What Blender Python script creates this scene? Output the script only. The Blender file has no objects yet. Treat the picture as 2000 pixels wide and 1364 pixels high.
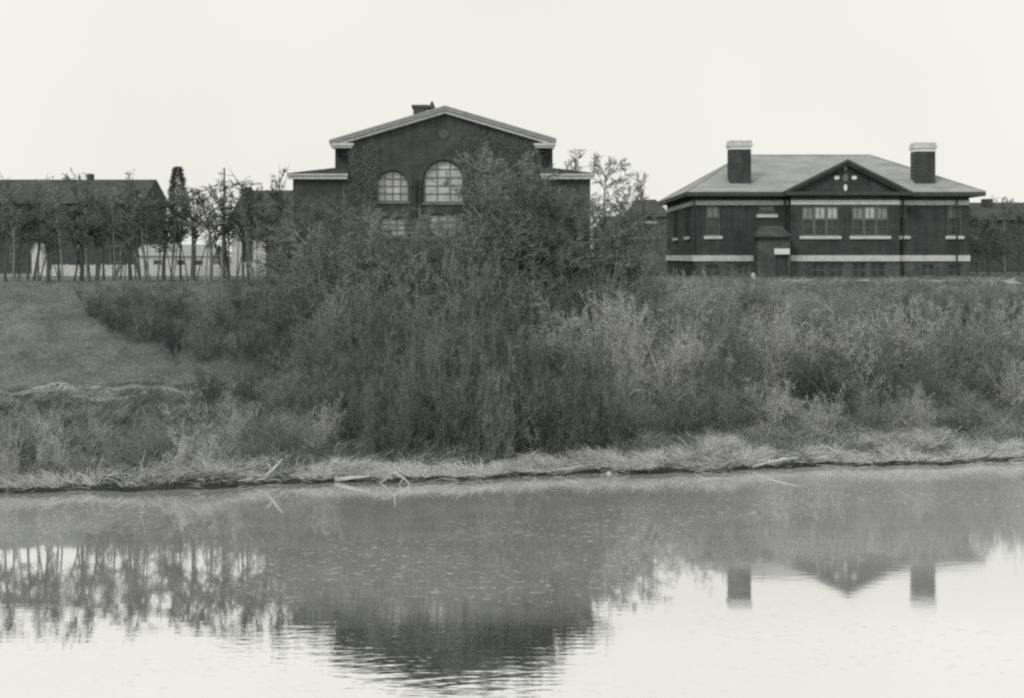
import bpy, bmesh, math, random
import numpy as np
from mathutils import Vector, Matrix

F = 2747.0          # focal length in photo pixels (photo 2000 wide)
CAMH = 10.0         # eye height above the water
GZ = 8.3            # level of the ground on top of the far bank
S = bpy.context.scene
C = S.collection
random.seed(4)

# ------------------------------------------------------------------ helpers
def X_at(px, Y): return (px - 1000.0) * Y / F
def Z_at(py, Y): return CAMH - (py - 500.0) * Y / F
def P(px, py, Y): return (X_at(px, Y), Y, Z_at(py, Y))

def tint(v):
    k = min(max((v - 0.15) / 0.4, 0), 1)
    return (v * (0.90 + 0.10 * k), v, v * (0.985 + 0.015 * k), 1)

MATS = {}
def mat(name, v, contrast=0.35, scale=1.5, rough=0.9, spec=0.1, coord='Object', stretch=(1, 1, 1), bump=0.0, fine=0.0, fine_scale=12.0):
    """Grey weathered surface: two octaves of mottling around one albedo."""
    if name in MATS: return MATS[name]
    m = bpy.data.materials.new(name); m.use_nodes = True
    nt = m.node_tree; b = nt.nodes['Principled BSDF']
    b.inputs['Roughness'].default_value = rough
    b.inputs['Specular IOR Level'].default_value = spec
    tc = nt.nodes.new('ShaderNodeTexCoord'); mp = nt.nodes.new('ShaderNodeMapping')
    mp.inputs['Scale'].default_value = stretch
    nt.links.new(tc.outputs[coord], mp.inputs['Vector'])
    n1 = nt.nodes.new('ShaderNodeTexNoise'); n1.inputs['Scale'].default_value = scale; n1.inputs['Detail'].default_value = 5; n1.inputs['Roughness'].default_value = .65
    nt.links.new(mp.outputs['Vector'], n1.inputs['Vector'])
    r = nt.nodes.new('ShaderNodeValToRGB')
    r.color_ramp.elements[0].position = 0.3; r.color_ramp.elements[1].position = 0.7
    r.color_ramp.elements[0].color = tint(v * (1 - contrast)); r.color_ramp.elements[1].color = tint(v * (1 + contrast))
    nt.links.new(n1.outputs['Fac'], r.inputs['Fac'])
    out = r.outputs['Color']
    n2 = None
    if fine > 0 or bump > 0:
        n2 = nt.nodes.new('ShaderNodeTexNoise'); n2.inputs['Scale'].default_value = fine_scale; n2.inputs['Detail'].default_value = 4
        nt.links.new(mp.outputs['Vector'], n2.inputs['Vector'])
    if fine > 0:
        r2 = nt.nodes.new('ShaderNodeValToRGB')
        r2.color_ramp.elements[0].position = 0.3; r2.color_ramp.elements[1].position = 0.7
        lo, hi = 1 - fine, 1.0
        r2.color_ramp.elements[0].color = (lo, lo, lo, 1); r2.color_ramp.elements[1].color = (hi, hi, hi, 1)
        nt.links.new(n2.outputs['Fac'], r2.inputs['Fac'])
        mx = nt.nodes.new('ShaderNodeMix'); mx.data_type = 'RGBA'; mx.blend_type = 'MULTIPLY'; mx.inputs['Factor'].default_value = 1
        nt.links.new(out, mx.inputs['A']); nt.links.new(r2.outputs['Color'], mx.inputs['B']); out = mx.outputs['Result']
    if bump > 0:
        bp = nt.nodes.new('ShaderNodeBump'); bp.inputs['Strength'].default_value = .6; bp.inputs['Distance'].default_value = bump
        nt.links.new(n2.outputs['Fac'], bp.inputs['Height']); nt.links.new(bp.outputs['Normal'], b.inputs['Normal'])
    nt.links.new(out, b.inputs['Base Color'])
    MATS[name] = m
    return m

def twig_mat(name, v, var=0.45):
    """Bark: every loose twig of a mesh gets its own grey, every plant its own overall tone."""
    if name in MATS: return MATS[name]
    m = bpy.data.materials.new(name); m.use_nodes = True
    nt = m.node_tree; b = nt.nodes['Principled BSDF']
    b.inputs['Roughness'].default_value = .85; b.inputs['Specular IOR Level'].default_value = .15
    g = nt.nodes.new('ShaderNodeNewGeometry')
    oi = nt.nodes.new('ShaderNodeObjectInfo')
    r = nt.nodes.new('ShaderNodeValToRGB')
    r.color_ramp.elements[0].color = tint(v * (1 - var)); r.color_ramp.elements[1].color = tint(v * (1 + var))
    nt.links.new(g.outputs['Random Per Island'], r.inputs['Fac'])
    mr = nt.nodes.new('ShaderNodeMapRange'); mr.inputs['To Min'].default_value = .8; mr.inputs['To Max'].default_value = 1.2
    nt.links.new(oi.outputs['Random'], mr.inputs['Value'])
    mx = nt.nodes.new('ShaderNodeMix'); mx.data_type = 'RGBA'; mx.blend_type = 'MULTIPLY'; mx.inputs['Factor'].default_value = 1
    nt.links.new(r.outputs['Color'], mx.inputs['A']); nt.links.new(mr.outputs['Result'], mx.inputs['B'])
    nt.links.new(mx.outputs['Result'], b.inputs['Base Color'])
    MATS[name] = m
    return m

def tag(o, label=None, cat=None, group=None, kind=None):
    if label: o['label'] = label
    if cat: o['category'] = cat
    if group: o['group'] = group
    if kind: o['kind'] = kind
    return o

def root(name, loc, label, cat, group=None):
    o = bpy.data.objects.new(name, None); C.objects.link(o); o.location = loc
    o.empty_display_size = .5
    return tag(o, label, cat, group)

def world_loc(o):
    v = Vector((0, 0, 0))
    while o is not None:
        v += o.location; o = o.parent
    return v

class MB:
    """Collects boxes, prisms and tubes given in WORLD coordinates; build() links ONE mesh object."""
    def __init__(s): s.v = []; s.f = []
    def add(s, vs, fs):
        k = len(s.v); s.v += [tuple(p) for p in vs]; s.f += [tuple(i + k for i in f) for f in fs]; return s
    def box(s, x0, x1, y0, y1, z0, z1):
        return s.add([(x0, y0, z0), (x1, y0, z0), (x1, y1, z0), (x0, y1, z0), (x0, y0, z1), (x1, y0, z1), (x1, y1, z1), (x0, y1, z1)],
                     [(0, 3, 2, 1), (4, 5, 6, 7), (0, 1, 5, 4), (1, 2, 6, 5), (2, 3, 7, 6), (3, 0, 4, 7)])
    def prism(s, poly, y0, y1):
        """poly: (x,z) outline, extruded along Y."""
        n = len(poly)
        vs = [(x, y0, z) for x, z in poly] + [(x, y1, z) for x, z in poly]
        fs = [tuple(range(n)), tuple(range(2 * n - 1, n - 1, -1))]
        fs += [(i, i + n, (i + 1) % n + n, (i + 1) % n) for i in range(n)]
        return s.add(vs, fs)
    def prismx(s, poly, x0, x1):
        """poly: (y,z) outline, extruded along X."""
        n = len(poly)
        vs = [(x0, y, z) for y, z in poly] + [(x1, y, z) for y, z in poly]
        fs = [tuple(range(n)), tuple(range(2 * n - 1, n - 1, -1))]
        fs += [(i, i + n, (i + 1) % n + n, (i + 1) % n) for i in range(n)]
        return s.add(vs, fs)
    def slab(s, quad, t):
        """a roof plane (3 or 4 corners, top face) given thickness t downwards."""
        n = len(quad)
        vs = list(quad) + [(x, y, z - t) for x, y, z in quad]
        fs = [tuple(range(n)), tuple(range(2 * n - 1, n - 1, -1))]
        fs += [(i, i + n, (i + 1) % n + n, (i + 1) % n) for i in range(n)]
        return s.add(vs, fs)
    def tube(s, pts, radii, n=6):
        pts = [Vector(p) for p in pts]; rings = []
        for i, p in enumerate(pts):
            d = (pts[min(i + 1, len(pts) - 1)] - pts[max(i - 1, 0)]).normalized()
            a = d.cross(Vector((0.3, 0.9, 0.2)))
            if a.length < 1e-4: a = d.cross(Vector((1, 0, 0)))
            a.normalize(); b = d.cross(a)
            rings.append([p + (a * math.cos(2 * math.pi * k / n) + b * math.sin(2 * math.pi * k / n)) * radii[i] for k in range(n)])
        vs = [v for r in rings for v in r]; fs = []
        for i in range(len(pts) - 1):
            for k in range(n):
                fs.append((i * n + k, i * n + (k + 1) % n, (i + 1) * n + (k + 1) % n, (i + 1) * n + k))
        fs.append(tuple(range(n - 1, -1, -1))); fs.append(tuple(range((len(pts) - 1) * n, len(pts) * n)))
        return s.add(vs, fs)
    def build(s, name, m, parent=None, bevel=0.0, smooth=False):
        me = bpy.data.meshes.new(name)
        off = world_loc(parent) if parent else Vector((0, 0, 0))
        me.from_pydata([(Vector(v) - off)[:] for v in s.v], [], s.f)
        bm = bmesh.new(); bm.from_mesh(me); bmesh.ops.recalc_face_normals(bm, faces=bm.faces); bm.to_mesh(me); bm.free()
        if smooth: me.polygons.foreach_set('use_smooth', [True] * len(me.polygons))
        me.materials.append(m)
        o = bpy.data.objects.new(name, me); C.objects.link(o); o.parent = parent
        if bevel:
            b = o.modifiers.new('Bevel', 'BEVEL'); b.width = bevel; b.segments = 1; b.limit_method = 'ANGLE'
        return o

def mesh_np(name, verts, tris, m, parent=None, quads=None):
    """mesh from numpy arrays (tris Nx3, optional quads Nx4), parent-local coordinates."""
    me = bpy.data.meshes.new(name)
    nt_ = 0 if tris is None else len(tris); nq = 0 if quads is None else len(quads)
    me.vertices.add(len(verts)); me.vertices.foreach_set('co', np.asarray(verts, dtype=np.float32).ravel())
    idx = []
    if nt_: idx.append(np.asarray(tris, dtype=np.int32).ravel())
    if nq: idx.append(np.asarray(quads, dtype=np.int32).ravel())
    idx = np.concatenate(idx)
    me.loops.add(len(idx)); me.loops.foreach_set('vertex_index', idx)
    starts = np.concatenate([np.arange(nt_) * 3, nt_ * 3 + np.arange(nq) * 4]).astype(np.int32)
    me.polygons.add(nt_ + nq); me.polygons.foreach_set('loop_start', starts)
    me.update(calc_edges=True); me.validate()
    me.materials.append(m)
    o = bpy.data.objects.new(name, me); C.objects.link(o); o.parent = parent
    return o

def copy_tree(o, parent=None):
    c = o.copy(); C.objects.link(c); c.parent = parent
    for ch in o.children:
        copy_tree(ch, c)
    return c

# ------------------------------------------------------------------ terrain
def sstep(a, b, x):
    t = np.clip((x - a) / (b - a), 0, 1); return t * t * (3 - 2 * t)

def bank_line(X):
    Xc = np.clip(X, -70, 70)
    return 63.35 + 0.208 * Xc + 0.35 * np.sin(Xc * .55) + 0.22 * np.sin(Xc * 1.7 + 1) + 0.12 * np.sin(Xc * 4.1 + 2)

def ground_z(X, Y):
    X = np.asarray(X, dtype=float); Y = np.asarray(Y, dtype=float)
    d = Y - bank_line(X)
    L = np.interp(d, [-30, -1.2, -.12, 0.05, .8, 4, 10, 13.6, 16.2, 18, 30, 34], [-1.4, -1.0, -.25, 0.20, .5, 1.1, 2.3, 3.0, 3.2, 3.5, 8.1, GZ])
    R = np.interp(d, [-30, -1.2, -.12, 0.05, 2, 6, 20, 26, 30], [-1.4, -1.0, -.25, 0.20, .6, 1.6, 6.6, 8.15, GZ])
    w = sstep(-13.5, -8, X)
    z = L * (1 - w) + R * w
    bumps = .10 * np.sin(X * 1.3 + Y * .7) + .08 * np.sin(X * .7 - Y * 1.9) + .05 * np.sin(X * 3.1 + Y * 2.3)
    z = z + bumps * sstep(1, 6, d) * (1 - sstep(26, 34, d))
    # the bank the picture is taken from
    near = np.interp(Y, [-8, 3.5, 8, 16, 18, 20], [8.3, 8.3, 5.0, .6, -.4, -1.4])
    return np.where(Y < 25, near, z)

def ground_hit(px, py):
    """where the sight line through a photo pixel meets the ground"""
    dx, dz = (px - 1000.0) / F, -(py - 500.0) / F
    Y = np.linspace(50, 240, 7601)
    g = ground_z(dx * Y, Y); r = CAMH + dz * Y
    k = np.argmax(r <= g)
    if r[k] > g[k]: k = len(Y) - 1
    return Vector((dx * Y[k], Y[k], float(g[k])))

def axis(parts):
    return np.unique(np.concatenate([np.arange(a, b, s) for a, b, s in parts]))
gx = axis([(-4000, -400, 600), (-400, -60, 20), (-60, 60, .4), (60, 400, 20), (400, 4001, 600)])
gy = axis([(-60, 3, 6), (3, 20, 1), (20, 50, 3), (50, 58, .3), (58, 72, .12), (72, 98, .3), (98, 130, 2), (130, 400, 30), (400, 6001, 800)])
GX, GY = np.meshgrid(gx, gy)
GZZ = ground_z(GX, GY)
nx, ny = len(gx), len(gy)
ii, jj = np.meshgrid(np.arange(nx - 1), np.arange(ny - 1))
q = np.stack([jj * nx + ii, jj * nx + ii + 1, (jj + 1) * nx + ii + 1, (jj + 1) * nx + ii], -1).reshape(-1, 4)
M_ground = mat('bank_ground', .19, .35, .5, fine=.5, fine_scale=6, bump=.08)
g = mesh_np('ground', np.stack([GX, GY, GZZ], -1).reshape(-1, 3), None, M_ground, quads=q)
tag(g, kind='structure')
# soil kinds: undercut shadow painted on the muddy cut bank, leaf litter under the thicket, turf on the slope
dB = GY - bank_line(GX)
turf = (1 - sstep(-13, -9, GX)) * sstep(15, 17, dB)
soil_and_shade = .10 + .11 * turf + .05 * sstep(-2, 10, GX)
soil_and_shade = np.where(dB < .30 + .25 * np.sin(GX * 2.3) * np.sin(GX * .9), .06, soil_and_shade)
ca = g.data.color_attributes.new('soil_and_shade', 'FLOAT_COLOR', 'POINT')
cc = np.ones((soil_and_shade.size, 4), np.float32); cc[:, :3] = (soil_and_shade.ravel() / .19)[:, None]; ca.data.foreach_set('color', cc.ravel())
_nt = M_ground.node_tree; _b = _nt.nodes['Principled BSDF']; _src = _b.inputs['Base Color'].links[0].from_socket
_at = _nt.nodes.new('ShaderNodeVertexColor'); _at.layer_name = 'soil_and_shade'
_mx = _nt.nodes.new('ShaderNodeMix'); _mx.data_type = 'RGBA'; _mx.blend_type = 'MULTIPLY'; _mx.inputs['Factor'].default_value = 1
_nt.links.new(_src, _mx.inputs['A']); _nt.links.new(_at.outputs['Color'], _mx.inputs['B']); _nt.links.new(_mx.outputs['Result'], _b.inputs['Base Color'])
g.data.polygons.foreach_set('use_smooth', [True] * len(g.data.polygons))

# river
def water_material():
    m = bpy.data.materials.new('river_water'); m.use_nodes = True
    nt = m.node_tree; N = nt.nodes; Lk = nt.links
    for n in list(N): N.remove(n)
    out = N.new('ShaderNodeOutputMaterial'); mix = N.new('ShaderNodeMixShader'); gl = N.new('ShaderNodeBsdfGlossy'); df = N.new('ShaderNodeBsdfDiffuse')
    gl.inputs['Color'].default_value = (.95, .95, .95, 1); gl.inputs['Roughness'].default_value = .03
    df.inputs['Color'].default_value = tint(.55)
    geo = N.new('ShaderNodeNewGeometry')
    def noise(scale, sx, sy, detail=3, rough=.5):
        mp = N.new('ShaderNodeMapping'); mp.inputs['Scale'].default_value = (sx, sy, 1)
        Lk.new(geo.outputs['Position'], mp.inputs['Vector'])
        n = N.new('ShaderNodeTexNoise'); n.inputs['Scale'].default_value = scale; n.inputs['Detail'].default_value = detail; n.inputs['Roughness'].default_value = rough
        Lk.new(mp.outputs['Vector'], n.inputs['Vector']); return n.outputs['Fac']
    def math_(op, a, b=None, c=None):
        n = N.new('ShaderNodeMath'); n.operation = op
        for i, v in enumerate((a, b, c)):
            if v is None: continue
            if isinstance(v, (int, float)): n.inputs[i].default_value = v
            else: Lk.new(v, n.inputs[i])
        return n.outputs[0]
    def rng(v, a, b, c, d):
        n = N.new('ShaderNodeMapRange'); n.interpolation_type = 'SMOOTHSTEP'
        for i, x in zip(('From Min', 'From Max', 'To Min', 'To Max'), (a, b, c, d)): n.inputs[i].default_value = x
        Lk.new(v, n.inputs['Value']); return n.outputs['Result']
    sep = N.new('ShaderNodeSeparateXYZ'); Lk.new(geo.outputs['Position'], sep.inputs['Vector'])
    # ripples: breeze patches of short wavelets over a slow swell
    gust = rng(noise(.12, 1, 1.6, 2), .46, .62, .0, 1.0)
    nearer = rng(sep.outputs['Y'], 36.5, 42, 1.0, .16)
    wave = noise(1.0, 1.1, 3.4, 2, .5)
    slow = noise(.5, .35, .9, 2)
    side = rng(sep.outputs['X'], 4, 14, 0, 1)
    sx = sep.outputs['X']
    patch = math_('MULTIPLY', math_('MULTIPLY', rng(sx, -9, -4, .25, 1), rng(sx, 0, 4, 1, .06)), rng(sep.outputs['Y'], 36.5, 40.5, 1, 0))
    amp = math_('ADD', math_('MULTIPLY', math_('MULTIPLY_ADD', gust, .0016, .0003), math_('ADD', nearer, .25)), math_('ADD', math_('MULTIPLY', patch, .0034), math_('MULTIPLY', side, .0007)))
    h = math_('ADD', math_('MULTIPLY', wave, amp), math_('MULTIPLY', slow, .0007))
    bp = N.new('ShaderNodeBump'); bp.inputs['Strength'].default_value = 1; bp.inputs['Distance'].default_value = 1
    Lk.new(h, bp.inputs['Height']); Lk.new(bp.outputs['Normal'], gl.inputs['Normal'])
    # silt and scum, with a scattered-light veil painted paler further out, patches and flecks
    Lk.new(math_('MULTIPLY_ADD', side, .018, .03), gl.inputs['Roughness'])
    silt_veil = rng(sep.outputs['Y'], 36, 42, .01, .23)
    film = math_('ADD', math_('MULTIPLY_ADD', noise(.25, 1, 2.5, 4), .14, -.07), math_('MULTIPLY_ADD', noise(5.0, 1, 1.2, 2), .10, -.05))
    fleck = rng(noise(2.4, 1, 1.5, 3, .65), .58, .64, 0, .36)
    fmask = rng(noise(.1, 1, 1.5, 2), .42, .60, 0, 1)
    fac = math_('ADD', math_('ADD', math_('MULTIPLY_ADD', math_('MULTIPLY', side, rng(sep.outputs['Y'], 41, 47, 0, 1)), .10, silt_veil), film), math_('MULTIPLY', fleck, fmask))
    Lk.new(fac, mix.inputs['Fac']); Lk.new(gl.outputs[0], mix.inputs[1]); Lk.new(df.outputs[0], mix.inputs[2]); Lk.new(mix.outputs[0], out.inputs['Surface'])
    return m
w = mesh_np('river_water', np.array([(-3900, 12, 0), (3900, 12, 0), (3900, 90, 0), (-3900, 90, 0)], float), None, water_material(), quads=np.array([[0, 1, 2, 3]]))
tag(w, kind='structure')

# ------------------------------------------------------------------ branching plants
def unit(v): return v / np.maximum(np.linalg.norm(v, axis=-1, keepdims=True), 1e-9)
def rand_perp(rng, d):
    r = rng.normal(size=d.shape); r -= (r * d).sum(-1, keepdims=True) * d
    return unit(r)

def branch_set(o, d, L, r, bend): return dict(o=o, d=d, L=L, r=r, c=bend)
def pos(b, t): return b['o'] + b['d'] * (b['L'] * t)[:, None] + b['c'] * (b['L'] * t * t)[:, None]
def tang(b, t): return unit(b['d'] + 2 * b['c'] * t[:, None])

def children(rng, b, n, t0, t1, ratio, ang, up, rr, bend, gravity=0.0, taper=.55):
    idx = np.repeat(np.arange(len(b['L'])), n)
    sub = {k: v[idx] for k, v in b.items()}
    t = rng.uniform(t0, t1, len(idx))
    tg = tang(sub, t); pp = rand_perp(rng, tg)
    a = np.radians(rng.normal(ang, ang * .25, len(idx)))[:, None]
    d = unit(tg * np.cos(a) + pp * np.sin(a) + np.array([0, 0, up]))
    L = sub['L'] * ratio * (1 - taper * t) * rng.uniform(.6, 1.3, len(idx))
    r = np.maximum(sub['r'] * (1 - .75 * t) * rr, .0035)
    c = rng.normal(size=d.shape) * bend + np.array([0, 0, gravity])
    return branch_set(pos(sub, t), d, L, r, c)

def tubes(b, K, n, tip=.25):
    """tapered tubes; returns verts, quads"""
    N = len(b['L']); ts = np.linspace(0, 1, K + 1); V = []
    for t in ts:
        tt = np.full(N, t); p = pos(b, tt); d = tang(b, tt)
        a = np.cross(d, np.array([.31, .87, .22])); a = unit(a); bb = np.cross(d, a)
        rad = (b['r'] * (1 - (1 - tip) * t))[:, None]
        for k in range(n):
            an = 2 * math.pi * k / n
            V.append(p + (a * math.cos(an) + bb * math.sin(an)) * rad)
    V = np.stack(V, 1)                     # N, (K+1)*n, 3
    q = []
    for i in range(K):
        for k in range(n):
            q.append((i * n + k, i * n + (k + 1) % n, (i + 1) * n + (k + 1) % n, (i + 1) * n + k))
    q = np.array(q)
    Q = (q[None] + (np.arange(N) * (K + 1) * n)[:, None, None]).reshape(-1, 4)
    return V.reshape(-1, 3), Q

def slivers(rng, b, width, bent=True):
    """finest twigs: two-segment tapering blades; verts, tris"""
    N = len(b['L']); side = rand_perp(rng, b['d']) * (width * rng.uniform(.7, 1.3, N))[:, None]
    p0 = b['o']; p1 = pos(b, np.full(N, .55)); p2 = pos(b, np.full(N, 1.0))
    V = np.stack([p0 - side, p0 + side, p1 - side * .7, p1 + side * .7, p2], 1).reshape(-1, 3)
    k = (np.arange(N) * 5)[:, None, None]
    T = (np.array([(0, 1, 3), (0, 3, 2), (2, 3, 4)])[None] + k).reshape(-1, 3)
    return V, T

def leaves(rng, pts, size):
    N = len(pts); d = unit(rng.normal(size=(N, 3))); s = rand_perp(rng, d)
    L = size * rng.uniform(.6, 1.4, N)[:, None]
    V = np.stack([pts, pts + d * L * .5 + s * L * .3, pts + d * L, pts + d * L * .5 - s * L * .3], 1).reshape(-1, 3)
    Q = (np.arange(4)[None] + (np.arange(N) * 4)[:, None])
    return V, Q

def joinmesh(parts):
    V = []; T = []; Q = []; k = 0
    for v, f in parts:
        if f.shape[1] == 3: T.append(f + k)
        else: Q.append(f + k)
        V.append(v); k += len(v)
    return np.concatenate(V), (np.concatenate(T) if T else None), (np.concatenate(Q) if Q else None)

def make_plant(name, seed, kind, bark, twig):
    """a plant of height about 1 m x scale; parts: trunk (or stem) and crown. Returns the root, hidden far below until first used."""
    rng = np.random.default_rng(seed)
    def stems(n, l0, l1_, L0, L1, r0_, r1_, base, curl, sag):
        az = rng.uniform(0, 2 * math.pi, n); lean = np.radians(l0 + (l1_ - l0) * rng.uniform(0, 1, n) ** .7)
        d = np.stack([np.cos(az) * np.sin(lean), np.sin(az) * np.sin(lean), np.cos(lean)], 1)
        o = np.stack([np.cos(az) * base, np.sin(az) * base, -.04 + 0 * az], 1) * rng.uniform(.1, 1, (n, 1)); o[:, 2] = -.04
        return branch_set(o, d, rng.uniform(L0, L1, n), rng.uniform(r0_, r1_, n), rng.normal(size=(n, 3)) * curl + np.array([0, 0, sag]))
    if kind == 'shrub':          # many stems from the base, fine twigs, rounded
        st = stems(13, 4, 52, .5, 1.0, .006, .011, .14, .13, -.06)
        l1 = children(rng, st, 12, .12, 1.0, .42, 58, .12, .6, .2, taper=.4)
        l2 = children(rng, l1, 8, .1, 1.0, .55, 55, .05, .6, .25, -.05)
        l3 = children(rng, l2, 6, .1, 1.0, .65, 55, .05, .6, .3, -.05)
        trunk = [tubes(st, 6, 5)]
        crown = [tubes(l1, 3, 3), slivers(rng, l2, .0026), slivers(rng, l3, .0019)]
        lv = 70
    elif kind == 'willow':       # dense rounded dome of very fine twigs
        st = stems(22, 2, 66, .5, .95, .005, .009, .22, .12, -.02)
        l1 = children(rng, st, 12, .08, 1.0, .38, 55, .15, .6, .2, taper=.35)
        l2 = children(rng, l1, 8, .1, 1.0, .55, 55, .08, .6, .25)
        l3 = children(rng, l2, 6, .1, 1.0, .65, 58, .05, .6, .3)
        trunk = [tubes(st, 5, 4)]
        crown = [tubes(l1, 2, 3), slivers(rng, l2, .0024), slivers(rng, l3, .0017)]
        lv = 20
    elif kind == 'brush':        # low loose tangle with arching canes
        st = stems(16, 8, 68, .55, 1.1, .005, .009, .3, .2, -.22)
        l1 = children(rng, st, 9, .1, 1.0, .45, 60, .08, .6, .3, -.1)
        l2 = children(rng, l1, 7, .1, 1.0, .55, 58, .05, .6, .3, -.1)
        l3 = children(rng, l2, 5, .1, 1.0, .65, 58, .05, .6, .35, -.1)
        trunk = [tubes(st, 6, 4)]
        crown = [tubes(l1, 3, 3), slivers(rng, l2, .0028), slivers(rng, l3, .0021)]
        lv = 120
    elif kind in ('tree', 'slim', 'spread', 'clump'):
        if kind == 'tree': n, lean_, lim, limL, ang, first = 1, 3, 22, .40, 52, .16
        elif kind == 'slim': n, lean_, lim, limL, ang, first = 1, 3, 13, .27, 32, .42
        elif kind == 'clump': n, lean_, lim, limL, ang, first = 4, 9, 6, .24, 26, .42
        else: n, lean_, lim, limL, ang, first = 3, 20, 11, .44, 50, .18
        az = rng.uniform(0, 2 * math.pi, n); lean = np.radians(rng.uniform(lean_ * .5, lean_ * 1.2, n))
        d = np.stack([np.cos(az) * np.sin(lean), np.sin(az) * np.sin(lean), np.cos(lean)], 1)
        o = np.zeros((n, 3)); o[:, 2] = -.03
        if kind == 'clump': o[:, :2] = rng.normal(size=(n, 2)) * .05
        tr = branch_set(o, d, rng.uniform(.85 if n == 1 else .62, .95, n), np.full(n, {'tree': .013, 'spread': .012, 'slim': .0075, 'clump': .0055}[kind]), rng.normal(size=(n, 3)) * .05)
        l1 = children(rng, tr, lim, first, .98, limL, ang, .18, .5, .16, taper=.45)
        l2 = children(rng, l1, 8, .15, 1.0, .5, 50, .08, .55, .2)
        thin = kind in ('slim', 'clump')
        l3 = children(rng, l2, 3 if thin else 6, .15, 1.0, .55, 50, .05, .6, .25)
        l4 = children(rng, l3, 3 if thin else 5, .15, 1.0, .65, 50, .05, .6, .25)
        trunk = [tubes(tr, 8, 7, .15)]
        crown = [tubes(l1, 5, 5), tubes(l2, 3, 3), slivers(rng, l3, .0021), slivers(rng, l4, .0014)]
        lv = 0
    if lv:
        k = rng.integers(0, len(l3['L']), lv)
        sub = {a: v[k] for a, v in l3.items()}
        crown.append(leaves(rng, pos(sub, rng.uniform(.3, 1, lv)), .035))
    r = bpy.data.objects.new(name, None); C.objects.link(r)
    v, t, qd = joinmesh(trunk); mesh_np('trunk' if kind in ('tree', 'slim', 'spread', 'clump') else 'stem', v, t, bark, r, qd)
    v2, t, qd = joinmesh(crown); mesh_np('crown', v2, t, twig, r, qd)
    top = np.percentile(v2[:, 2], 99.5); wid = np.percentile(np.hypot(v2[:, 0], v2[:, 1]), 97)
    return dict(root=r, h=top, w=wid, used=False)

B_dark = twig_mat('bark_dark', .13); B_mid = twig_mat('bark_grey', .24); B_pale = twig_mat('bark_pale', .42)
T_black = twig_mat('twig_blackish', .13); T_dark = twig_mat('twig_dark', .19); T_mid = twig_mat('twig_grey', .28); T_pale = twig_mat('twig_pale', .46); T_straw = twig_mat('twig_straw', .55)
PR = {}
def proto(kind, tone, i):
    key = (kind, tone, i)
    if key not in PR:
        bark = {'black': B_dark, 'dark': B_dark, 'mid': B_mid, 'pale': B_pale, 'straw': B_pale}[tone]
        tw = {'black': T_black, 'dark': T_dark, 'mid': T_mid, 'pale': T_pale, 'straw': T_straw}[tone]
        nm = {'shrub': 'shrub', 'willow': 'willow_bush', 'brush': 'bramble_bush', 'tree': 'bare_tree', 'slim': 'bare_tree', 'spread': 'bare_tree', 'clump': 'bare_tree'}[kind]
        # the same branching is shared by every tone: only bark and twig colour differ
        base = next((PR[k] for k in PR if k[0] == kind and k[2] == i), None)
        if base is None:
            PR[key] = make_plant(nm, 100 + 17 * i + len(kind) * 7, kind, bark, tw)
        else:
            r = bpy.data.objects.new(nm, None); C.objects.link(r)
            for ch, mt in zip(base['root'].children, (bark, tw)):
                me = ch.data.copy(); me.materials.clear(); me.materials.append(mt)
                o = bpy.data.objects.new(ch.name.split('.')[0], me); C.objects.link(o); o.parent = r
            PR[key] = dict(root=r, h=base['h'], w=base['w'], used=False)
    return PR[key]

LABELS = {}
def place(kind, tone, i, loc, height, width, label, cat, group=None, rz=None):
    p = proto(kind, tone, i)
    if not p['used']: r = p['root']; p['used'] = True
    else: r = copy_tree(p['root'])
    sz = height / p['h']; sx = (width / 2) / p['w'] if width else sz
    r.location = loc; r.scale = (sx, sx, sz); r.rotation_euler = (0, 0, random.uniform(0, 6.28) if rz is None else rz)
    if 'group' in r: del r['group']
    tag(r, label, cat, group)
    LABELS.setdefault(label, []).append(r.name)
    return r

def place_px(kind, tone, i, px, base, top, wpx, label, cat, group=None, Y=None):
    if Y is None: loc = ground_hit(px, base)
    else:
        X = X_at(px, Y); loc = Vector((X, Y, float(ground_z(X, Y))))
    h = Z_at(top, loc.y) - loc.z
    return place(kind, tone, i, loc, h, wpx * loc.y / F if wpx else None, label, cat, group)

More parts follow.
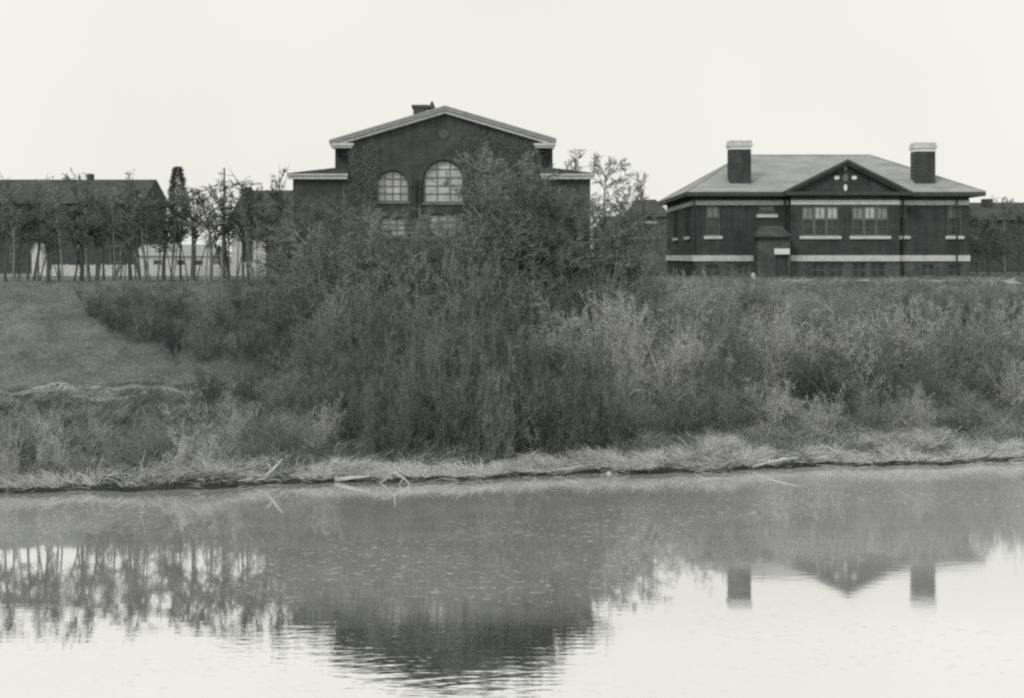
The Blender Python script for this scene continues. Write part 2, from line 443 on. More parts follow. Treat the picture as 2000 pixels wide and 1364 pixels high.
# ------------------------------------------------------------------ materials of the buildings
def brick_mat(name, v, contrast=.3):
    if name in MATS: return MATS[name]
    m = mat(name, v, contrast, .55, fine=.35, fine_scale=9, stretch=(1, 1, 1.6))
    nt = m.node_tree; b = nt.nodes['Principled BSDF']
    src = b.inputs['Base Color'].links[0].from_socket
    tc = nt.nodes.new('ShaderNodeTexCoord'); mp = nt.nodes.new('ShaderNodeMapping')
    mp.inputs['Rotation'].default_value = (math.radians(90), 0, 0)
    ms = nt.nodes.new('ShaderNodeMapping'); ms.inputs['Scale'].default_value = (1.6, 1.6, .18)
    ns = nt.nodes.new('ShaderNodeTexNoise'); ns.inputs['Scale'].default_value = 1.3; ns.inputs['Detail'].default_value = 6
    nt.links.new(tc.outputs['Object'], ms.inputs['Vector']); nt.links.new(ms.outputs['Vector'], ns.inputs['Vector'])
    rs = nt.nodes.new('ShaderNodeMapRange'); rs.inputs['From Min'].default_value = .35; rs.inputs['From Max'].default_value = .68; rs.inputs['To Min'].default_value = .82; rs.inputs['To Max'].default_value = 1.12
    nt.links.new(ns.outputs['Fac'], rs.inputs['Value'])
    m0 = nt.nodes.new('ShaderNodeMix'); m0.data_type = 'RGBA'; m0.blend_type = 'MULTIPLY'; m0.inputs['Factor'].default_value = 1
    nt.links.new(src, m0.inputs['A']); nt.links.new(rs.outputs['Result'], m0.inputs['B']); src = m0.outputs['Result']
    br = nt.nodes.new('ShaderNodeTexBrick'); br.inputs['Scale'].default_value = 1
    br.inputs['Brick Width'].default_value = .42; br.inputs['Row Height'].default_value = .16; br.inputs['Mortar Size'].default_value = .012
    br.inputs['Color1'].default_value = (.8, .8, .8, 1); br.inputs['Color2'].default_value = (1, 1, 1, 1); br.inputs['Mortar'].default_value = (1.45, 1.45, 1.45, 1)
    nt.links.new(tc.outputs['Object'], mp.inputs['Vector']); nt.links.new(mp.outputs['Vector'], br.inputs['Vector'])
    mx = nt.nodes.new('ShaderNodeMix'); mx.data_type = 'RGBA'; mx.blend_type = 'MULTIPLY'; mx.inputs['Factor'].default_value = 1
    nt.links.new(src, mx.inputs['A']); nt.links.new(br.outputs['Color'], mx.inputs['B']); nt.links.new(mx.outputs['Result'], b.inputs['Base Color'])
    return m
M_brick = brick_mat('dark_brick', .106)
M_brick2 = brick_mat('dark_red_brick', .092)
M_base = brick_mat('basement_brick', .145)
M_stone = mat('pale_stone', .68, .18, 2.0, fine=.2)
M_white = mat('white_painted_wood', .70, .16, 1.2, fine=.2, fine_scale=5)
M_bright = mat('whitewashed_stone', .9, .08, 2.0, fine=.1)
M_flank = mat('shaded_pane', .06, .3, 2.0, rough=1.0, spec=0.0)
M_dkwood = mat('dark_painted_wood', .09, .25, 2.0)
M_slate = mat('slate_roof', .38, .2, .8, fine=.22, fine_scale=5, stretch=(.6, 1, 3))
M_dkroof = mat('dark_shingle_roof', .10, .3, .8, fine=.3, fine_scale=5)
M_metal = mat('rusty_sheet_metal', .05, .4, 3, rough=.6, spec=.4)
M_dkwall = mat('dark_clapboard', .11, .25, .7, stretch=(1, 1, 8), fine=.25, fine_scale=3)
M_grwall = mat('grey_clapboard', .19, .2, .7, stretch=(.5, .5, 12), fine=.3, fine_scale=2)
M_pale = mat('pale_clapboard', .66, .15, .9, stretch=(.5, .5, 10), fine=.15, fine_scale=2)
M_conc = mat('pale_concrete', .42, .2, 1.2, fine=.25)
M_wood = mat('weathered_driftwood', .60, .25, 3, stretch=(1, 1, 1), fine=.3)
M_frame = mat('dull_window_frame', .20, .2, 3)
M_sash = mat('weathered_sash', .17, .2, 3)
M_greyframe = mat('grey_window_frame', .36, .2, 3)
def glass_mat(name, v, con, scale, rough, gloss):
    m = mat(name, v, con, scale, rough=rough, spec=gloss, stretch=(1, 1, 1))
    return m
M_palepane = glass_mat('window_pane_pale', .52, .38, 1.1, .25, .5)  # pale pane colour, mottled by noise
M_pane = glass_mat('window_pane_dark', .055, .5, 1.5, .15, .5)
M_shade = glass_mat('window_pane_shade', .27, .3, 3, .3, .5)
M_shade2 = glass_mat('window_pane_blind', .52, .25, 3, .3, .5)
M_shade3 = glass_mat('window_pane_dim', .14, .4, 3, .25, .5)
wrng = random.Random(11)

def wall_holes(name, m, parent, outer, holes, y0, depth):
    """flat wall facing the river (-Y) at y0 with real openings and reveals going back `depth`; outlines are (x,z)."""
    bm = bmesh.new(); edges = []
    off = world_loc(parent)
    def loop(poly):
        vs = [bm.verts.new((x - off.x, y0 - off.y, z - off.z)) for x, z in poly]
        for a, b in zip(vs, vs[1:] + vs[:1]): edges.append(bm.edges.new((a, b)))
        return vs
    loop(outer); hl = [loop(h) for h in holes]
    bmesh.ops.triangle_fill(bm, use_beauty=True, use_dissolve=False, edges=edges)
    bmesh.ops.recalc_face_normals(bm, faces=bm.faces)
    for vs in hl:
        back = [bm.verts.new(v.co + Vector((0, depth, 0))) for v in vs]
        n = len(vs)
        for i in range(n):
            bm.faces.new((vs[i], vs[(i + 1) % n], back[(i + 1) % n], back[i]))
    me = bpy.data.meshes.new(name); bm.to_mesh(me); bm.free(); me.materials.append(m)
    o = bpy.data.objects.new(name, me); C.objects.link(o); o.parent = parent
    return o

def rect(x0, x1, z0, z1): return [(x0, z0), (x1, z0), (x1, z1), (x0, z1)]
def arch(x0, x1, z0, z1, n=14):
    """round-headed outline whose crown touches z1"""
    r = (x1 - x0) / 2; cx = (x0 + x1) / 2; zs = z1 - r
    pts = [(x0, z0), (x1, z0)]
    for k in range(n + 1):
        a = math.pi * k / n; pts.append((cx + r * math.cos(a), zs + r * math.sin(a)))
    return pts

def muntins(mb, x0, x1, z0, z1, y, nx, nz, w=.045, d=.05, round_top=False):
    r = (x1 - x0) / 2; cx = (x0 + x1) / 2; zs = z1 - r
    for k in range(1, nx):
        x = x0 + (x1 - x0) * k / nx
        zt = z1
        if round_top: zt = zs + math.sqrt(max(r * r - (x - cx) ** 2, 0))
        mb.box(x - w / 2, x + w / 2, y - d, y, z0, zt)
    for k in range(1, nz):
        z = z0 + (z1 - z0) * k / nz
        a, b = x0, x1
        if round_top and z > zs:
            h = math.sqrt(max(r * r - (z - zs) ** 2, 0)); a, b = cx - h, cx + h
        mb.box(a, b, y - d * .8, y + .001, z - w / 2, z + w / 2)

def ring(poly, t, y0, y1):
    """flat frame following an outline, t wide inwards, between y0 and y1"""
    cx = sum(p[0] for p in poly) / len(poly); cz = sum(p[1] for p in poly) / len(poly)
    mb = MB(); n = len(poly); inn = []
    for i in range(n):
        a, b, c = Vector(poly[i - 1]), Vector(poly[i]), Vector(poly[(i + 1) % n])
        e1 = (b - a).normalized(); e2 = (c - b).normalized()
        n1 = Vector((-e1.y, e1.x)); n2 = Vector((-e2.y, e2.x)); nn = (n1 + n2)
        nn = nn / max(nn.dot(n1), .3)
        q_ = b + nn * t
        if (q_ - Vector((cx, cz))).length > (b - Vector((cx, cz))).length: q_ = b - nn * t
        inn.append(q_)
    vs = [(x, y0, z) for x, z in poly] + [(p.x, y0, p.y) for p in inn] + [(x, y1, z) for x, z in poly] + [(p.x, y1, p.y) for p in inn]
    fs = []
    for i in range(n):
        j = (i + 1) % n
        fs += [(i, j, n + j, n + i), (2 * n + i, 3 * n + i, 3 * n + j, 2 * n + j), (n + i, n + j, 3 * n + j, 3 * n + i), (i, 2 * n + i, 2 * n + j, j)]
    return mb.add(vs, fs)

# ------------------------------------------------------------------ the gabled hall
YL = 97.6
def lx(p): return X_at(p, YL)
def lz(p): return Z_at(p, YL)
hall = root('gabled_brick_hall', (lx(868), YL, GZ), 'dark brick hall with pale rimmed gable, arched windows and low side wings', 'building')
xa, xb, xc = lx(680), lx(1056), lx(870)
def gable_z(x, drop):     # underside line of the gable at x
    apex, eave = lz(208), lz(272)
    t = abs(x - xc) / (lx(1086) - xc)
    return apex + (eave - apex) * t - drop
wins = [('arch', 735, 798, 333, 394, 4, 4), ('arch', 827, 905, 313, 396, 3, 5), ('arch', 936, 999, 333, 394, 4, 4),
        ('rect', 742, 792, 425, 462, 3, 3), ('rect', 838, 892, 418, 464, 3, 3), ('rect', 942, 992, 425, 462, 3, 3)]
holes = []
for k, a, b, t, bt, *_ in wins:
    holes.append(arch(lx(a), lx(b), lz(bt), lz(t)) if k == 'arch' else rect(lx(a), lx(b), lz(bt), lz(t)))
outer = [(xa, GZ - .5), (xb, GZ - .5), (xb, gable_z(xb, .3)), (xc, gable_z(xc, .3)), (xa, gable_z(xa, .3))]
fw = wall_holes('wall', M_brick, hall, outer, holes, YL, .35)
mb = MB()      # side returns of the bay and the main block behind
mb.box(xa, xa + .3, YL + .003, YL + .7, GZ - .5, gable_z(xa, .4)); mb.box(xb - .3, xb, YL + .003, YL + .7, GZ - .5, gable_z(xb, .4))
ml, mr_ = lx(652), lx(1080)
mb.prism([(ml, GZ - .5), (xa - .002, GZ - .5), (xa - .002, gable_z(xa, .4)), (ml, gable_z(ml, .4))], YL + .7, YL + 1.0)
mb.prism([(xb + .002, GZ - .5), (mr_, GZ - .5), (mr_, gable_z(mr_, .4)), (xb + .002, gable_z(xb, .4))], YL + .7, YL + 1.0)
mb.box(ml, ml + .3, YL + 1.003, YL + 24, GZ - .5, gable_z(ml, .4)); mb.box(mr_ - .3, mr_, YL + 1.003, YL + 24, GZ - .5, gable_z(mr_, .4))
mb.prism([(ml, GZ - .5), (mr_, GZ - .5), (mr_, gable_z(mr_, .4)), (xc, gable_z(xc, .4)), (ml, gable_z(ml, .4))], YL + 24.01, YL + 24.3)
mb.build('main_block_wall', M_brick, hall)
dk = MB().box(xa + .4, xb - .4, YL + 1.2, YL + 1.3, GZ, gable_z(xa, .5)); dk.build('interior_wall', M_dkwood, hall)
for k, a, b, t, bt, nx_, nz_ in wins:
    x0, x1, z0, z1 = lx(a), lx(b), lz(bt), lz(t)
    poly = arch(x0, x1, z0, z1) if k == 'arch' else rect(x0, x1, z0, z1)
    wf = ring(poly, .09, YL + .16, YL + .30)
    muntins(wf, x0 + .05, x1 - .05, z0 + .05, z1 - .05, YL + .25, nx_, nz_, .055, .06, k == 'arch')
    fo = wf.build('window', M_frame, hall)
    MB().prism(poly, YL + .27, YL + .29).build('pane', M_palepane, fo)
    MB().box(x0 - .12, x1 + .12, YL - .09, YL - .002, z0 - .16, z0 - .003).build('sill', M_frame, fo)
    if k == 'arch':      # projecting brick hood round the head
        r = (x1 - x0) / 2; cx = (x0 + x1) / 2; zs = z1 - r
        hm = MB(); n = 14
        for i in range(n):
            a0, a1 = math.pi * i / n, math.pi * (i + 1) / n
            pl = [(cx + (r + .03) * math.cos(a0), zs + (r + .03) * math.sin(a0)), (cx + (r + .33) * math.cos(a0), zs + (r + .33) * math.sin(a0)),
                  (cx + (r + .33) * math.cos(a1), zs + (r + .33) * math.sin(a1)), (cx + (r + .03) * math.cos(a1), zs + (r + .03) * math.sin(a1))]
            hm.prism(pl, YL - .07, YL - .002)
        hm.build('arch_hood', M_dkwood, hall)
# engaged shafts between the arched windows, round medallion high in the gable
for px in (812, 821, 911, 921):
    MB().tube([(lx(px), YL - .06, lz(470)), (lx(px), YL - .06, lz(352))], [.11, .10], 8).build('shaft', M_brick2, hall)
md = MB(); n = 20; cx, cz = lx(867), lz(262)
for i in range(n):
    a0, a1 = 2 * math.pi * i / n, 2 * math.pi * (i + 1) / n
    md.prism([(cx + .02 * math.cos(a0), cz + .02 * math.sin(a0)), (cx + .36 * math.cos(a0), cz + .36 * math.sin(a0)), (cx + .36 * math.cos(a1), cz + .36 * math.sin(a1)), (cx + .02 * math.cos(a1), cz + .02 * math.sin(a1))], YL - .06, YL - .002)
md.build('medallion', M_base, hall)
# roof: two planes, pale raking cornice, cornice returns
ex0, ex1 = lx(645), lx(1086)
rf = MB()
rf.slab([(ex0, YL - .62, gable_z(ex0, 0)), (xc, YL - .62, gable_z(xc, 0)), (xc, YL + 25, gable_z(xc, 0)), (ex0, YL + 25, gable_z(ex0, 0))], .12)
rf.slab([(xc + .003, YL - .62, gable_z(xc, 0)), (ex1, YL - .62, gable_z(ex1, 0)), (ex1, YL + 25, gable_z(ex1, 0)), (xc + .003, YL + 25, gable_z(xc, 0))], .12)
roof = rf.build('roof', M_greyframe, hall)
rk = MB(); rk2 = MB()
for sx, xe in ((-1, ex0), (1, ex1)):
    xin = xc + sx * .003
    rk.prism([(xin, gable_z(xc, .125)), (xe, gable_z(xe, .125)), (xe, gable_z(xe, .29)), (xin, gable_z(xc, .29))], YL - .58, YL - .3)
    rk2.prism([(xin, gable_z(xc, .295)), (xe - sx * .1, gable_z(xe - sx * .1, .295)), (xe - sx * .1, gable_z(xe - sx * .1, .52)), (xin, gable_z(xc, .52))], YL - .42, YL - .004)
rk.build('gutter', M_greyframe, hall); rk2.build('raking_cornice', M_white, hall)
for a, b in ((646, 692), (1042, 1085)):
    rt = MB()
    rt.box(lx(a), lx(b), YL - .56, YL + .69, lz(285.5), lz(281))
    rt.box(lx(a) + .1, lx(b) - .1, YL - .46, YL + .69, lz(290), lz(285.6))
    rt.build('cornice_return', M_white, hall)
# side wings with lean-to roofs
for sx, xo, xi, pi_, po, cinn, cout in ((-1, 572, 652, 652, 563, 681, 562), (1, 1153, 1080, 1080, 1161, 1055, 1162)):
    wm = MB(); a, b = sorted((lx(xo), lx(cinn)))
    wm.box(a, b, YL + .02, YL + .32, GZ - .5, lz(350))
    oside = lx(xo)
    wm.box(min(oside, oside - sx * .3), max(oside, oside - sx * .3), YL + .325, YL + 17, GZ - .5, lz(350))
    wm.box(min(oside, lx(pi_)), max(oside, lx(pi_)), YL + 17.01, YL + 17.3, GZ - .5, lz(350))
    wm.build('wing_wall', M_brick, hall)
    cm = MB(); a, b = sorted((lx(cinn), lx(cout)))
    cm.box(a, b, YL - .50, YL + .02, lz(343.5), lz(340.5)); cm.box(a + .06, b - .06, YL - .38, YL + .018, lz(350.5), lz(343.6))
    ox = lx(cout)
    cm.box(min(ox, ox - sx * .45), max(ox, ox - sx * .45), YL + .025, YL + 17.5, lz(343.5), lz(340.5))
    cm.build('cornice', M_white, hall)
    top = [(lx(cinn), lz(328.5)), (lx(pi_), lz(329)), (lx(po), lz(339)), (lx(po), lz(340.4)), (lx(cinn), lz(340.4))]
    MB().prism(top, YL - .40, YL + 17.4).build('wing_roof', M_dkroof, hall)
# chimney behind the left slope
Yc = YL + 7
chim = MB().box(X_at(807, Yc), X_at(833, Yc), Yc, Yc + 1.2, Z_at(245, Yc), Z_at(212, Yc)).build('chimney', M_dkwood, hall, .03)
MB().box(X_at(804, Yc), X_at(838, Yc), Yc - .08, Yc + 1.28, Z_at(212, Yc) + .003, Z_at(205, Yc)).build('cap', M_dkwood, chim, .03)
MB().tube([(X_at(843, Yc), Yc + .5, Z_at(235, Yc)), (X_at(843, Yc), Yc + .5, Z_at(210, Yc)), (X_at(843, Yc), Yc + .5, Z_at(197, Yc))], [.26, .28, .06], 8).build('vent_pipe', M_metal, hall)

# ------------------------------------------------------------------ the school with the pediment
YR = 117.0
YP = 116.0
def rx(p, Y=YR): return X_at(p, Y)
def rz(p, Y=YR): return Z_at(p, Y)
school = root('hipped_brick_school', (rx(1630), YR, GZ), 'low dark brick school with hipped slate roof, pediment and two tall chimneys', 'building')
sl, sr = rx(1355), rx(1893)
pl_, pr = X_at(1545, YP), X_at(1756, YP)
zt = 15.05
def winset(parent, x0, x1, z0, z1, y, lights, transom, shade=True, frame=M_sash, sill=True, dim=False):
    wf = ring(rect(x0, x1, z0, z1), .10, y + .06, y + .2)
    zt_ = z0 + (z1 - z0) * transom
    for k in range(1, lights):
        x = x0 + (x1 - x0) * k / lights; wf.box(x - .10, x + .10, y + .05, y + .19, z0 + .1, z1 - .1)
    if transom: wf.box(x0 + .1, x1 - .1, y + .07, y + .18, zt_ - .08, zt_ + .08)
    lw = (x1 - x0) / lights
    for k in range(lights):
        xm = x0 + lw * (k + .5); wf.box(xm - .02, xm + .02, y + .12, y + .175, zt_ + .08, z1 - .1)
    wf.box(x0 + .1, x1 - .1, y + .121, y + .176, z0 + (zt_ - z0) * .48, z0 + (zt_ - z0) * .48 + .05)
    f = wf.build('window', frame, parent)
    for k in range(lights):
        a, b = x0 + lw * k + .1, x0 + lw * (k + 1) - .1
        MB().box(a, b, y + .178, y + .2, z0 + .08, zt_).build('pane', M_pane, f)
        MB().box(a, b, y + .180, y + .198, zt_ + .002, z1 - .08).build('upper_pane', M_shade3 if dim else wrng.choice((M_shade, M_shade2, M_shade3, M_shade)), f)
    if sill: MB().box(x0 - .2, x1 + .2, y - .13, y - .003, z0 - .26, z0 - .004).build('sill', M_stone, f)
    return f
def panes_simple(parent, x0, x1, z0, z1, y):
    wf = ring(rect(x0, x1, z0, z1), .08, y + .1, y + .2); muntins(wf, x0 + .05, x1 - .05, z0 + .05, z1 - .05, y + .18, 2, 2, .05, .05)
    f = wf.build('basement_window', M_frame, parent)
    MB().box(x0 + .05, x1 - .05, y + .185, y + .2, z0 + .05, z1 - .05).build('pane', M_pane, f)

zb0, zb1 = rz(510.5), rz(499)       # pale water-table
fz0, fz1 = rz(401), rz(392)         # pale frieze band
def front(name, x0, x1, y, main, base):
    """main wall between base band and eaves, and the slightly paler basement wall"""
    wall_holes('wall', M_brick2, school, rect(x0, x1, zb1 - .3, zt), [rect(*h) for h in main], y, .25)
    wall_holes('basement_wall', M_base, school, rect(x0, x1, GZ - .6, zb0 + .05), [rect(*h) for h in base], y - .06, .25)
    MB().box(x0 - .05, x1 + .05, y - .17, y - .063, zb0, zb1).build('stone_band', M_stone, school)
    MB().box(x0 - .02, x1 + .02, y - .06, y - .003, fz0, fz1).build('frieze_band', M_stone, school)
# left part
m1 = [(rx(1379), rx(1406), rz(461), rz(402)), (rx(1482), rx(1514), rz(419), rz(402))]
b1 = [(rx(1378), rx(1408), rz(540), rz(517)), (rx(1440), rx(1462), rz(540), rz(517))]
front('left', sl, pl_ + .02, YR, m1, b1)
winset(school, *m1[0], YR, 1, .62); winset(school, *m1[1], YR, 1, .5)
for h in b1: panes_simple(school, *h, YR - .06)
# pavilion under the pediment
def px_(p): return X_at(p, YP)
def pz_(p): return Z_at(p, YP)
m2 = [(px_(1566), px_(1638), pz_(461), pz_(402)), (px_(1664), px_(1735), pz_(461), pz_(402))]
b2 = [(px_(1584), px_(1612), pz_(543), pz_(513)), (px_(1619), px_(1647), pz_(543), pz_(513)), (px_(1664), px_(1692), pz_(543), pz_(513)), (px_(1700), px_(1730), pz_(543), pz_(513))]
front('pavilion', pl_, pr, YP, m2, b2)
for h in m2: winset(school, *h, YP, 3, .55)
for h in b2: panes_simple(school, *h, YP - .06)
# right part
m3 = [(rx(1757), rx(1773), rz(461), rz(402)), (rx(1851), rx(1878), rz(461), rz(402))]
b3 = [(rx(1800), rx(1825), rz(540), rz(517)), (rx(1851), rx(1878), rz(540), rz(517))]
front('right', pr - .02, sr, YR, m3, b3)
for h in m3: winset(school, *h, YR, 1, .62, dim=True)
for h in b3: panes_simple(school, *h, YR - .06)
# sides, back, pavilion cheeks
YB = 137.0
sd = MB()
sd.box(sl, sl + .3, YR + .26, YB, GZ - .6, zt); sd.box(sr - .3, sr, YR + .26, YB, GZ - .6, zt); sd.box(sl, sr, YB + .003, YB + .3, GZ - .6, zt)
sd.box(sl, sl + .3, YR + .003, YR + .258, GZ - .6, zt); sd.box(sr - .3, sr, YR + .003, YR + .258, GZ - .6, zt)
sd.box(pl_, pl_ + .3, YP + .003, YR - .003, GZ - .6, zt); sd.box(pr - .3, pr, YP + .003, YR - .003, GZ - .6, zt)
sd.build('side_wall', M_brick2, school)
MB().box(sl - .16, sl - .003, YR - .1, YB, zb0 + .002, zb1 - .002).build('stone_band', M_stone, school)
MB().box(sl - .06, sl - .003, YR - .05, YB, fz0 + .002, fz1 - .002).build('frieze_band', M_stone, school)
MB().box(sl + .6, sr - .6, YR + 1.2, YR + 1.3, GZ, zt - .2).build('interior_wall', M_dkwood, school)
for k, (ya, yb) in enumerate(((119.5, 122.2), (128.0, 130.7))):     # windows in the left flank, set in dark casings
    cas = MB().box(sl - .05, sl - .003, ya, yb, rz(461), rz(402)).build('window', M_dkwood, school)
    MB().box(sl - .07, sl - .052, ya + .15, yb - .15, rz(459), rz(428)).build('pane', M_flank, cas)
    MB().box(sl - .068, sl - .052, ya + .15, yb - .15, rz(426), rz(404)).build('upper_pane', M_flank, cas)
    MB().box(sl - .18, sl - .051, ya - .2, yb + .2, rz(467), rz(461.5)).build('sill', M_stone, cas)
# hipped roof
ev0x, ev1x, ev0y, ev1y, evz = sl - .75, sr + 1.05, YR - .9, YB + .9, 15.28
rdy, rdz = 127.0, Z_at(304, 127.0)
r0, r1 = (X_at(1452, rdy), rdy, rdz), (X_at(1700, rdy), rdy, rdz)
A_, B_, C_, D_ = (ev0x, ev0y, evz), (ev1x, ev0y, evz), (ev1x, ev1y, evz), (ev0x, ev1y, evz)
rm = MB().add([A_, B_, C_, D_, r0, r1], [(0, 1, 5, 4), (1, 2, 5), (2, 3, 4, 5), (3, 0, 4), (0, 3, 2, 1)])
sroof = rm.build('roof', M_slate, school)
MB().box(ev0x - .03, ev1x + .03, ev0y - .03, ev1y + .03, evz - .34, evz - .003).build('eaves', M_dkwood, school)
rg = MB()
for a, b in ((r0, r1), (A_, r0), (B_, r1), (D_, r0), (C_, r1)):
    rg.tube([(a[0], a[1], a[2] + .02), (b[0], b[1], b[2] + .02)], [.07, .07], 5)
rg.build('ridge_cap', M_slate, sroof)
# pediment: tympanum, raking mouldings and its own small roof running back into the main slope
YG = YP - .55
gx0, gx1, gxc = X_at(1532, YG), X_at(1782, YG), X_at(1656, YG)
gzA, gzE = Z_at(311, YG), evz + .02
def gz2(x, d): return gzA + (gzE - gzA) * abs(x - gxc) / (gx1 - gxc) - d
MB().prism([(pl_, evz + .0), (pr, evz + .0), (pr, gz2(pr, .25)), (gxc, gz2(gxc, .25)), (pl_, gz2(pl_, .25))], YP - .02, YP + .25).build('pediment_wall', M_brick2, school)
gr = MB()
yb_ = ev0y + (gzA - evz) / (rdz - evz) * (rdy - ev0y)
ye_ = ev0y + .05
gr.add([(gx0, YG, gzE), (gxc, YG, gzA), (gxc, yb_ + .6, gzA), (gx0, ye_, gzE)], [(0, 1, 2, 3)])
gr.add([(gx1, YG, gzE), (gxc + .004, YG, gzA), (gxc + .004, yb_ + .6, gzA), (gx1, ye_, gzE)], [(0, 3, 2, 1)])
gr.build('pediment_roof', M_slate, sroof)
rk = MB()
for sx, xe in ((-1, gx0), (1, gx1)):
    xin = gxc + sx * .003
    rk.prism([(xin, gz2(gxc, .01)), (xe, gz2(xe, .01)), (xe, gz2(xe, .26)), (xin, gz2(gxc, .26))], YG - .06, YG + .12)
    rk.prism([(xin, gz2(gxc, .265)), (xe - sx * .3, gz2(xe - sx * .3, .265)), (xe - sx * .3, gz2(xe - sx * .3, .48)), (xin, gz2(gxc, .48))], YG + .1, YP - .025)
rk.box(gx0 + .1, gx1 - .1, YG - .02, YP - .026, evz - .3, evz - .02)
rk.build('pediment_moulding', M_dkwood, school)
# inlaid cross of pale lozenges
cx, cz = px_(1651), pz_(347.5)
for dx, dz_, w_, h_, m_ in ((-.72, 0, .24, .15, M_bright), (.72, 0, .24, .15, M_bright), (0, -.82, .15, .26, M_bright), (0, .78, .13, .22, M_shade), (0, 0, .24, .30, M_frame)):
    pts = [(cx + dx - w_, cz + dz_), (cx + dx - w_ * .55, cz + dz_ - h_), (cx + dx + w_ * .55, cz + dz_ - h_), (cx + dx + w_, cz + dz_), (cx + dx + w_ * .55, cz + dz_ + h_), (cx + dx - w_ * .55, cz + dz_ + h_)]
    MB().prism(pts, YP - .09, YP - .022).build('inlay_tile', m_, school)
# chimneys
for a, b, t, Yc in ((1426, 1467, 274, 118.4), (1788, 1827, 278, 118.4)):
    x0, x1 = X_at(a, Yc), X_at(b, Yc)
    zz = lambda p: Z_at(p + t - 274, Yc)
    ch = MB().box(x0, x1, Yc, Yc + 1.5, Z_at(372, Yc), zz(292)).build('chimney', M_brick2, school)
    MB().box(x0 - .02, x1 + .02, Yc - .02, Yc + 1.52, zz(292) + .003, zz(287)).build('stone_band', M_bright, ch)
    cp = MB(); cp.box(x0 - .12, x1 + .12, Yc - .12, Yc + 1.62, zz(287) + .003, zz(279)); cp.box(x0 - .06, x1 + .06, Yc - .06, Yc + 1.56, zz(279) + .003, zz(274)); cp.build('cap', M_stone, ch, .04)
    fl = MB(); fl.box(x0 - .05, x1 + .05, Yc - .07, Yc - .004, Z_at(368, Yc), Z_at(361, Yc)); fl.build('flashing', M_metal, ch)
# entrance porch
YE = 114.6
ex = lambda p: X_at(p, YE)
ez = lambda p: Z_at(p, YE)
dr = (ex(1515), ex(1541), GZ - .2, ez(499))
wall_holes('porch_wall', M_base, school, rect(ex(1480), ex(1544), GZ - .6, ez(461)), [rect(*dr)], YE, .3)
pw = MB(); pw.box(ex(1480), ex(1480) + .25, YE + .003, YR - .3, GZ - .6, ez(461)); pw.build('porch_side_wall', M_base, school)
MB().box(ex(1544) - .25, ex(1544), YE + .003, YP - .3, GZ - .6, ez(461)).build('porch_side_wall', M_base, school)
pa, pb = ex(1474), ex(1546)
MB().add([(pa, YE - .3, ez(461)), (pb, YE - .3, ez(461)), (pb, YP - .2, ez(461)), (pa, YP - .2, ez(461)), (pa + .6, YP - .25, ez(441)), (pb - .6, YP - .25, ez(441)), (pa, YE - .3, ez(464)), (pb, YE - .3, ez(464)), (pb, YP - .2, ez(464)), (pa, YP - .2, ez(464))],
         [(0, 1, 5, 4), (1, 2, 5), (2, 3, 4, 5), (3, 0, 4), (0, 6, 7, 1), (1, 7, 8, 2), (3, 9, 6, 0), (6, 9, 8, 7)]).build('porch_roof', M_dkroof, school)
door = MB().box(dr[0] + .02, dr[1] - .02, YE + .22, YE + .28, GZ, dr[3] - .02).build('door', M_dkwood, school)
MB().box(ex(1512), ex(1542), YE - .12, YE - .003, ez(497), ez(486)).build('lintel', M_bright, school)
for p_, y_ in ((1356, YR - .1), (1533, YR - .1), (1764, YR - .1), (1869, YR - .24)):
    MB().tube([(X_at(p_, y_), y_, zt - .1), (X_at(p_, y_), y_, GZ)], [.07, .07], 6).build('downspout', M_metal, school)

# ------------------------------------------------------------------ lesser houses, fence, sheds, path
def simple_house(name, label, x0, x1, Y, depth, zeave, zridge, wall, roofm, gable_front=False, hip=0.0, over=.4, windows=(), chimney=None):
    r = root(name, ((x0 + x1) / 2, Y, GZ), label, 'house')
    w_ = MB()
    if gable_front:
        xc_ = (x0 + x1) / 2
        w_.prism([(x0, GZ - .3), (x1, GZ - .3), (x1, zeave), (xc_, zridge), (x0, zeave)], Y, Y + depth)
        w_.build('wall', wall, r)
        rr = MB(); sl_ = (zridge - zeave) / (xc_ - x0)
        rr.slab([(x0 - over, Y - over, zeave - over * sl_ + .15), (xc_, Y - over, zridge + .15), (xc_, Y + depth + over, zridge + .15), (x0 - over, Y + depth + over, zeave - over * sl_ + .15)], .14)
        rr.slab([(xc_ + .003, Y - over, zridge + .15), (x1 + over, Y - over, zeave - over * sl_ + .15), (x1 + over, Y + depth + over, zeave - over * sl_ + .15), (xc_ + .003, Y + depth + over, zridge + .15)], .14)
        rf_ = rr.build('roof', roofm, r)
    else:
        w_.box(x0, x1, Y, Y + depth, GZ - .3, zeave); w_.build('wall', wall, r)
        a, b, c, d = (x0 - over, Y - over, zeave + .01), (x1 + over, Y - over, zeave + .01), (x1 + over, Y + depth + over, zeave + .01), (x0 - over, Y + depth + over, zeave + .01)
        p, q_ = (x0 - over + hip, Y + depth / 2, zridge), (x1 + over - hip, Y + depth / 2, zridge)
        rf_ = MB().add([a, b, c, d, p, q_], [(0, 1, 5, 4), (1, 2, 5), (2, 3, 4, 5), (3, 0, 4), (0, 3, 2, 1)]).build('roof', roofm, r)
    for a, b, z0, z1 in windows:
        f = ring(rect(a, b, z0, z1), .1, Y - .06, Y - .003)
        muntins(f, a + .08, b - .08, z0 + .08, z1 - .08, Y - .01, 1, 2, .06, .04)
        f = f.build('window', M_frame, r); MB().box(a + .08, b - .08, Y - .02, Y - .004, z0 + .08, z1 - .08).build('pane', M_pane, f)
    if chimney:
        a, b, yy, z0, z1 = chimney
        MB().box(a, b, yy, yy + (b - a), z0, z1).build('chimney', M_brick2, rf_)
    return r

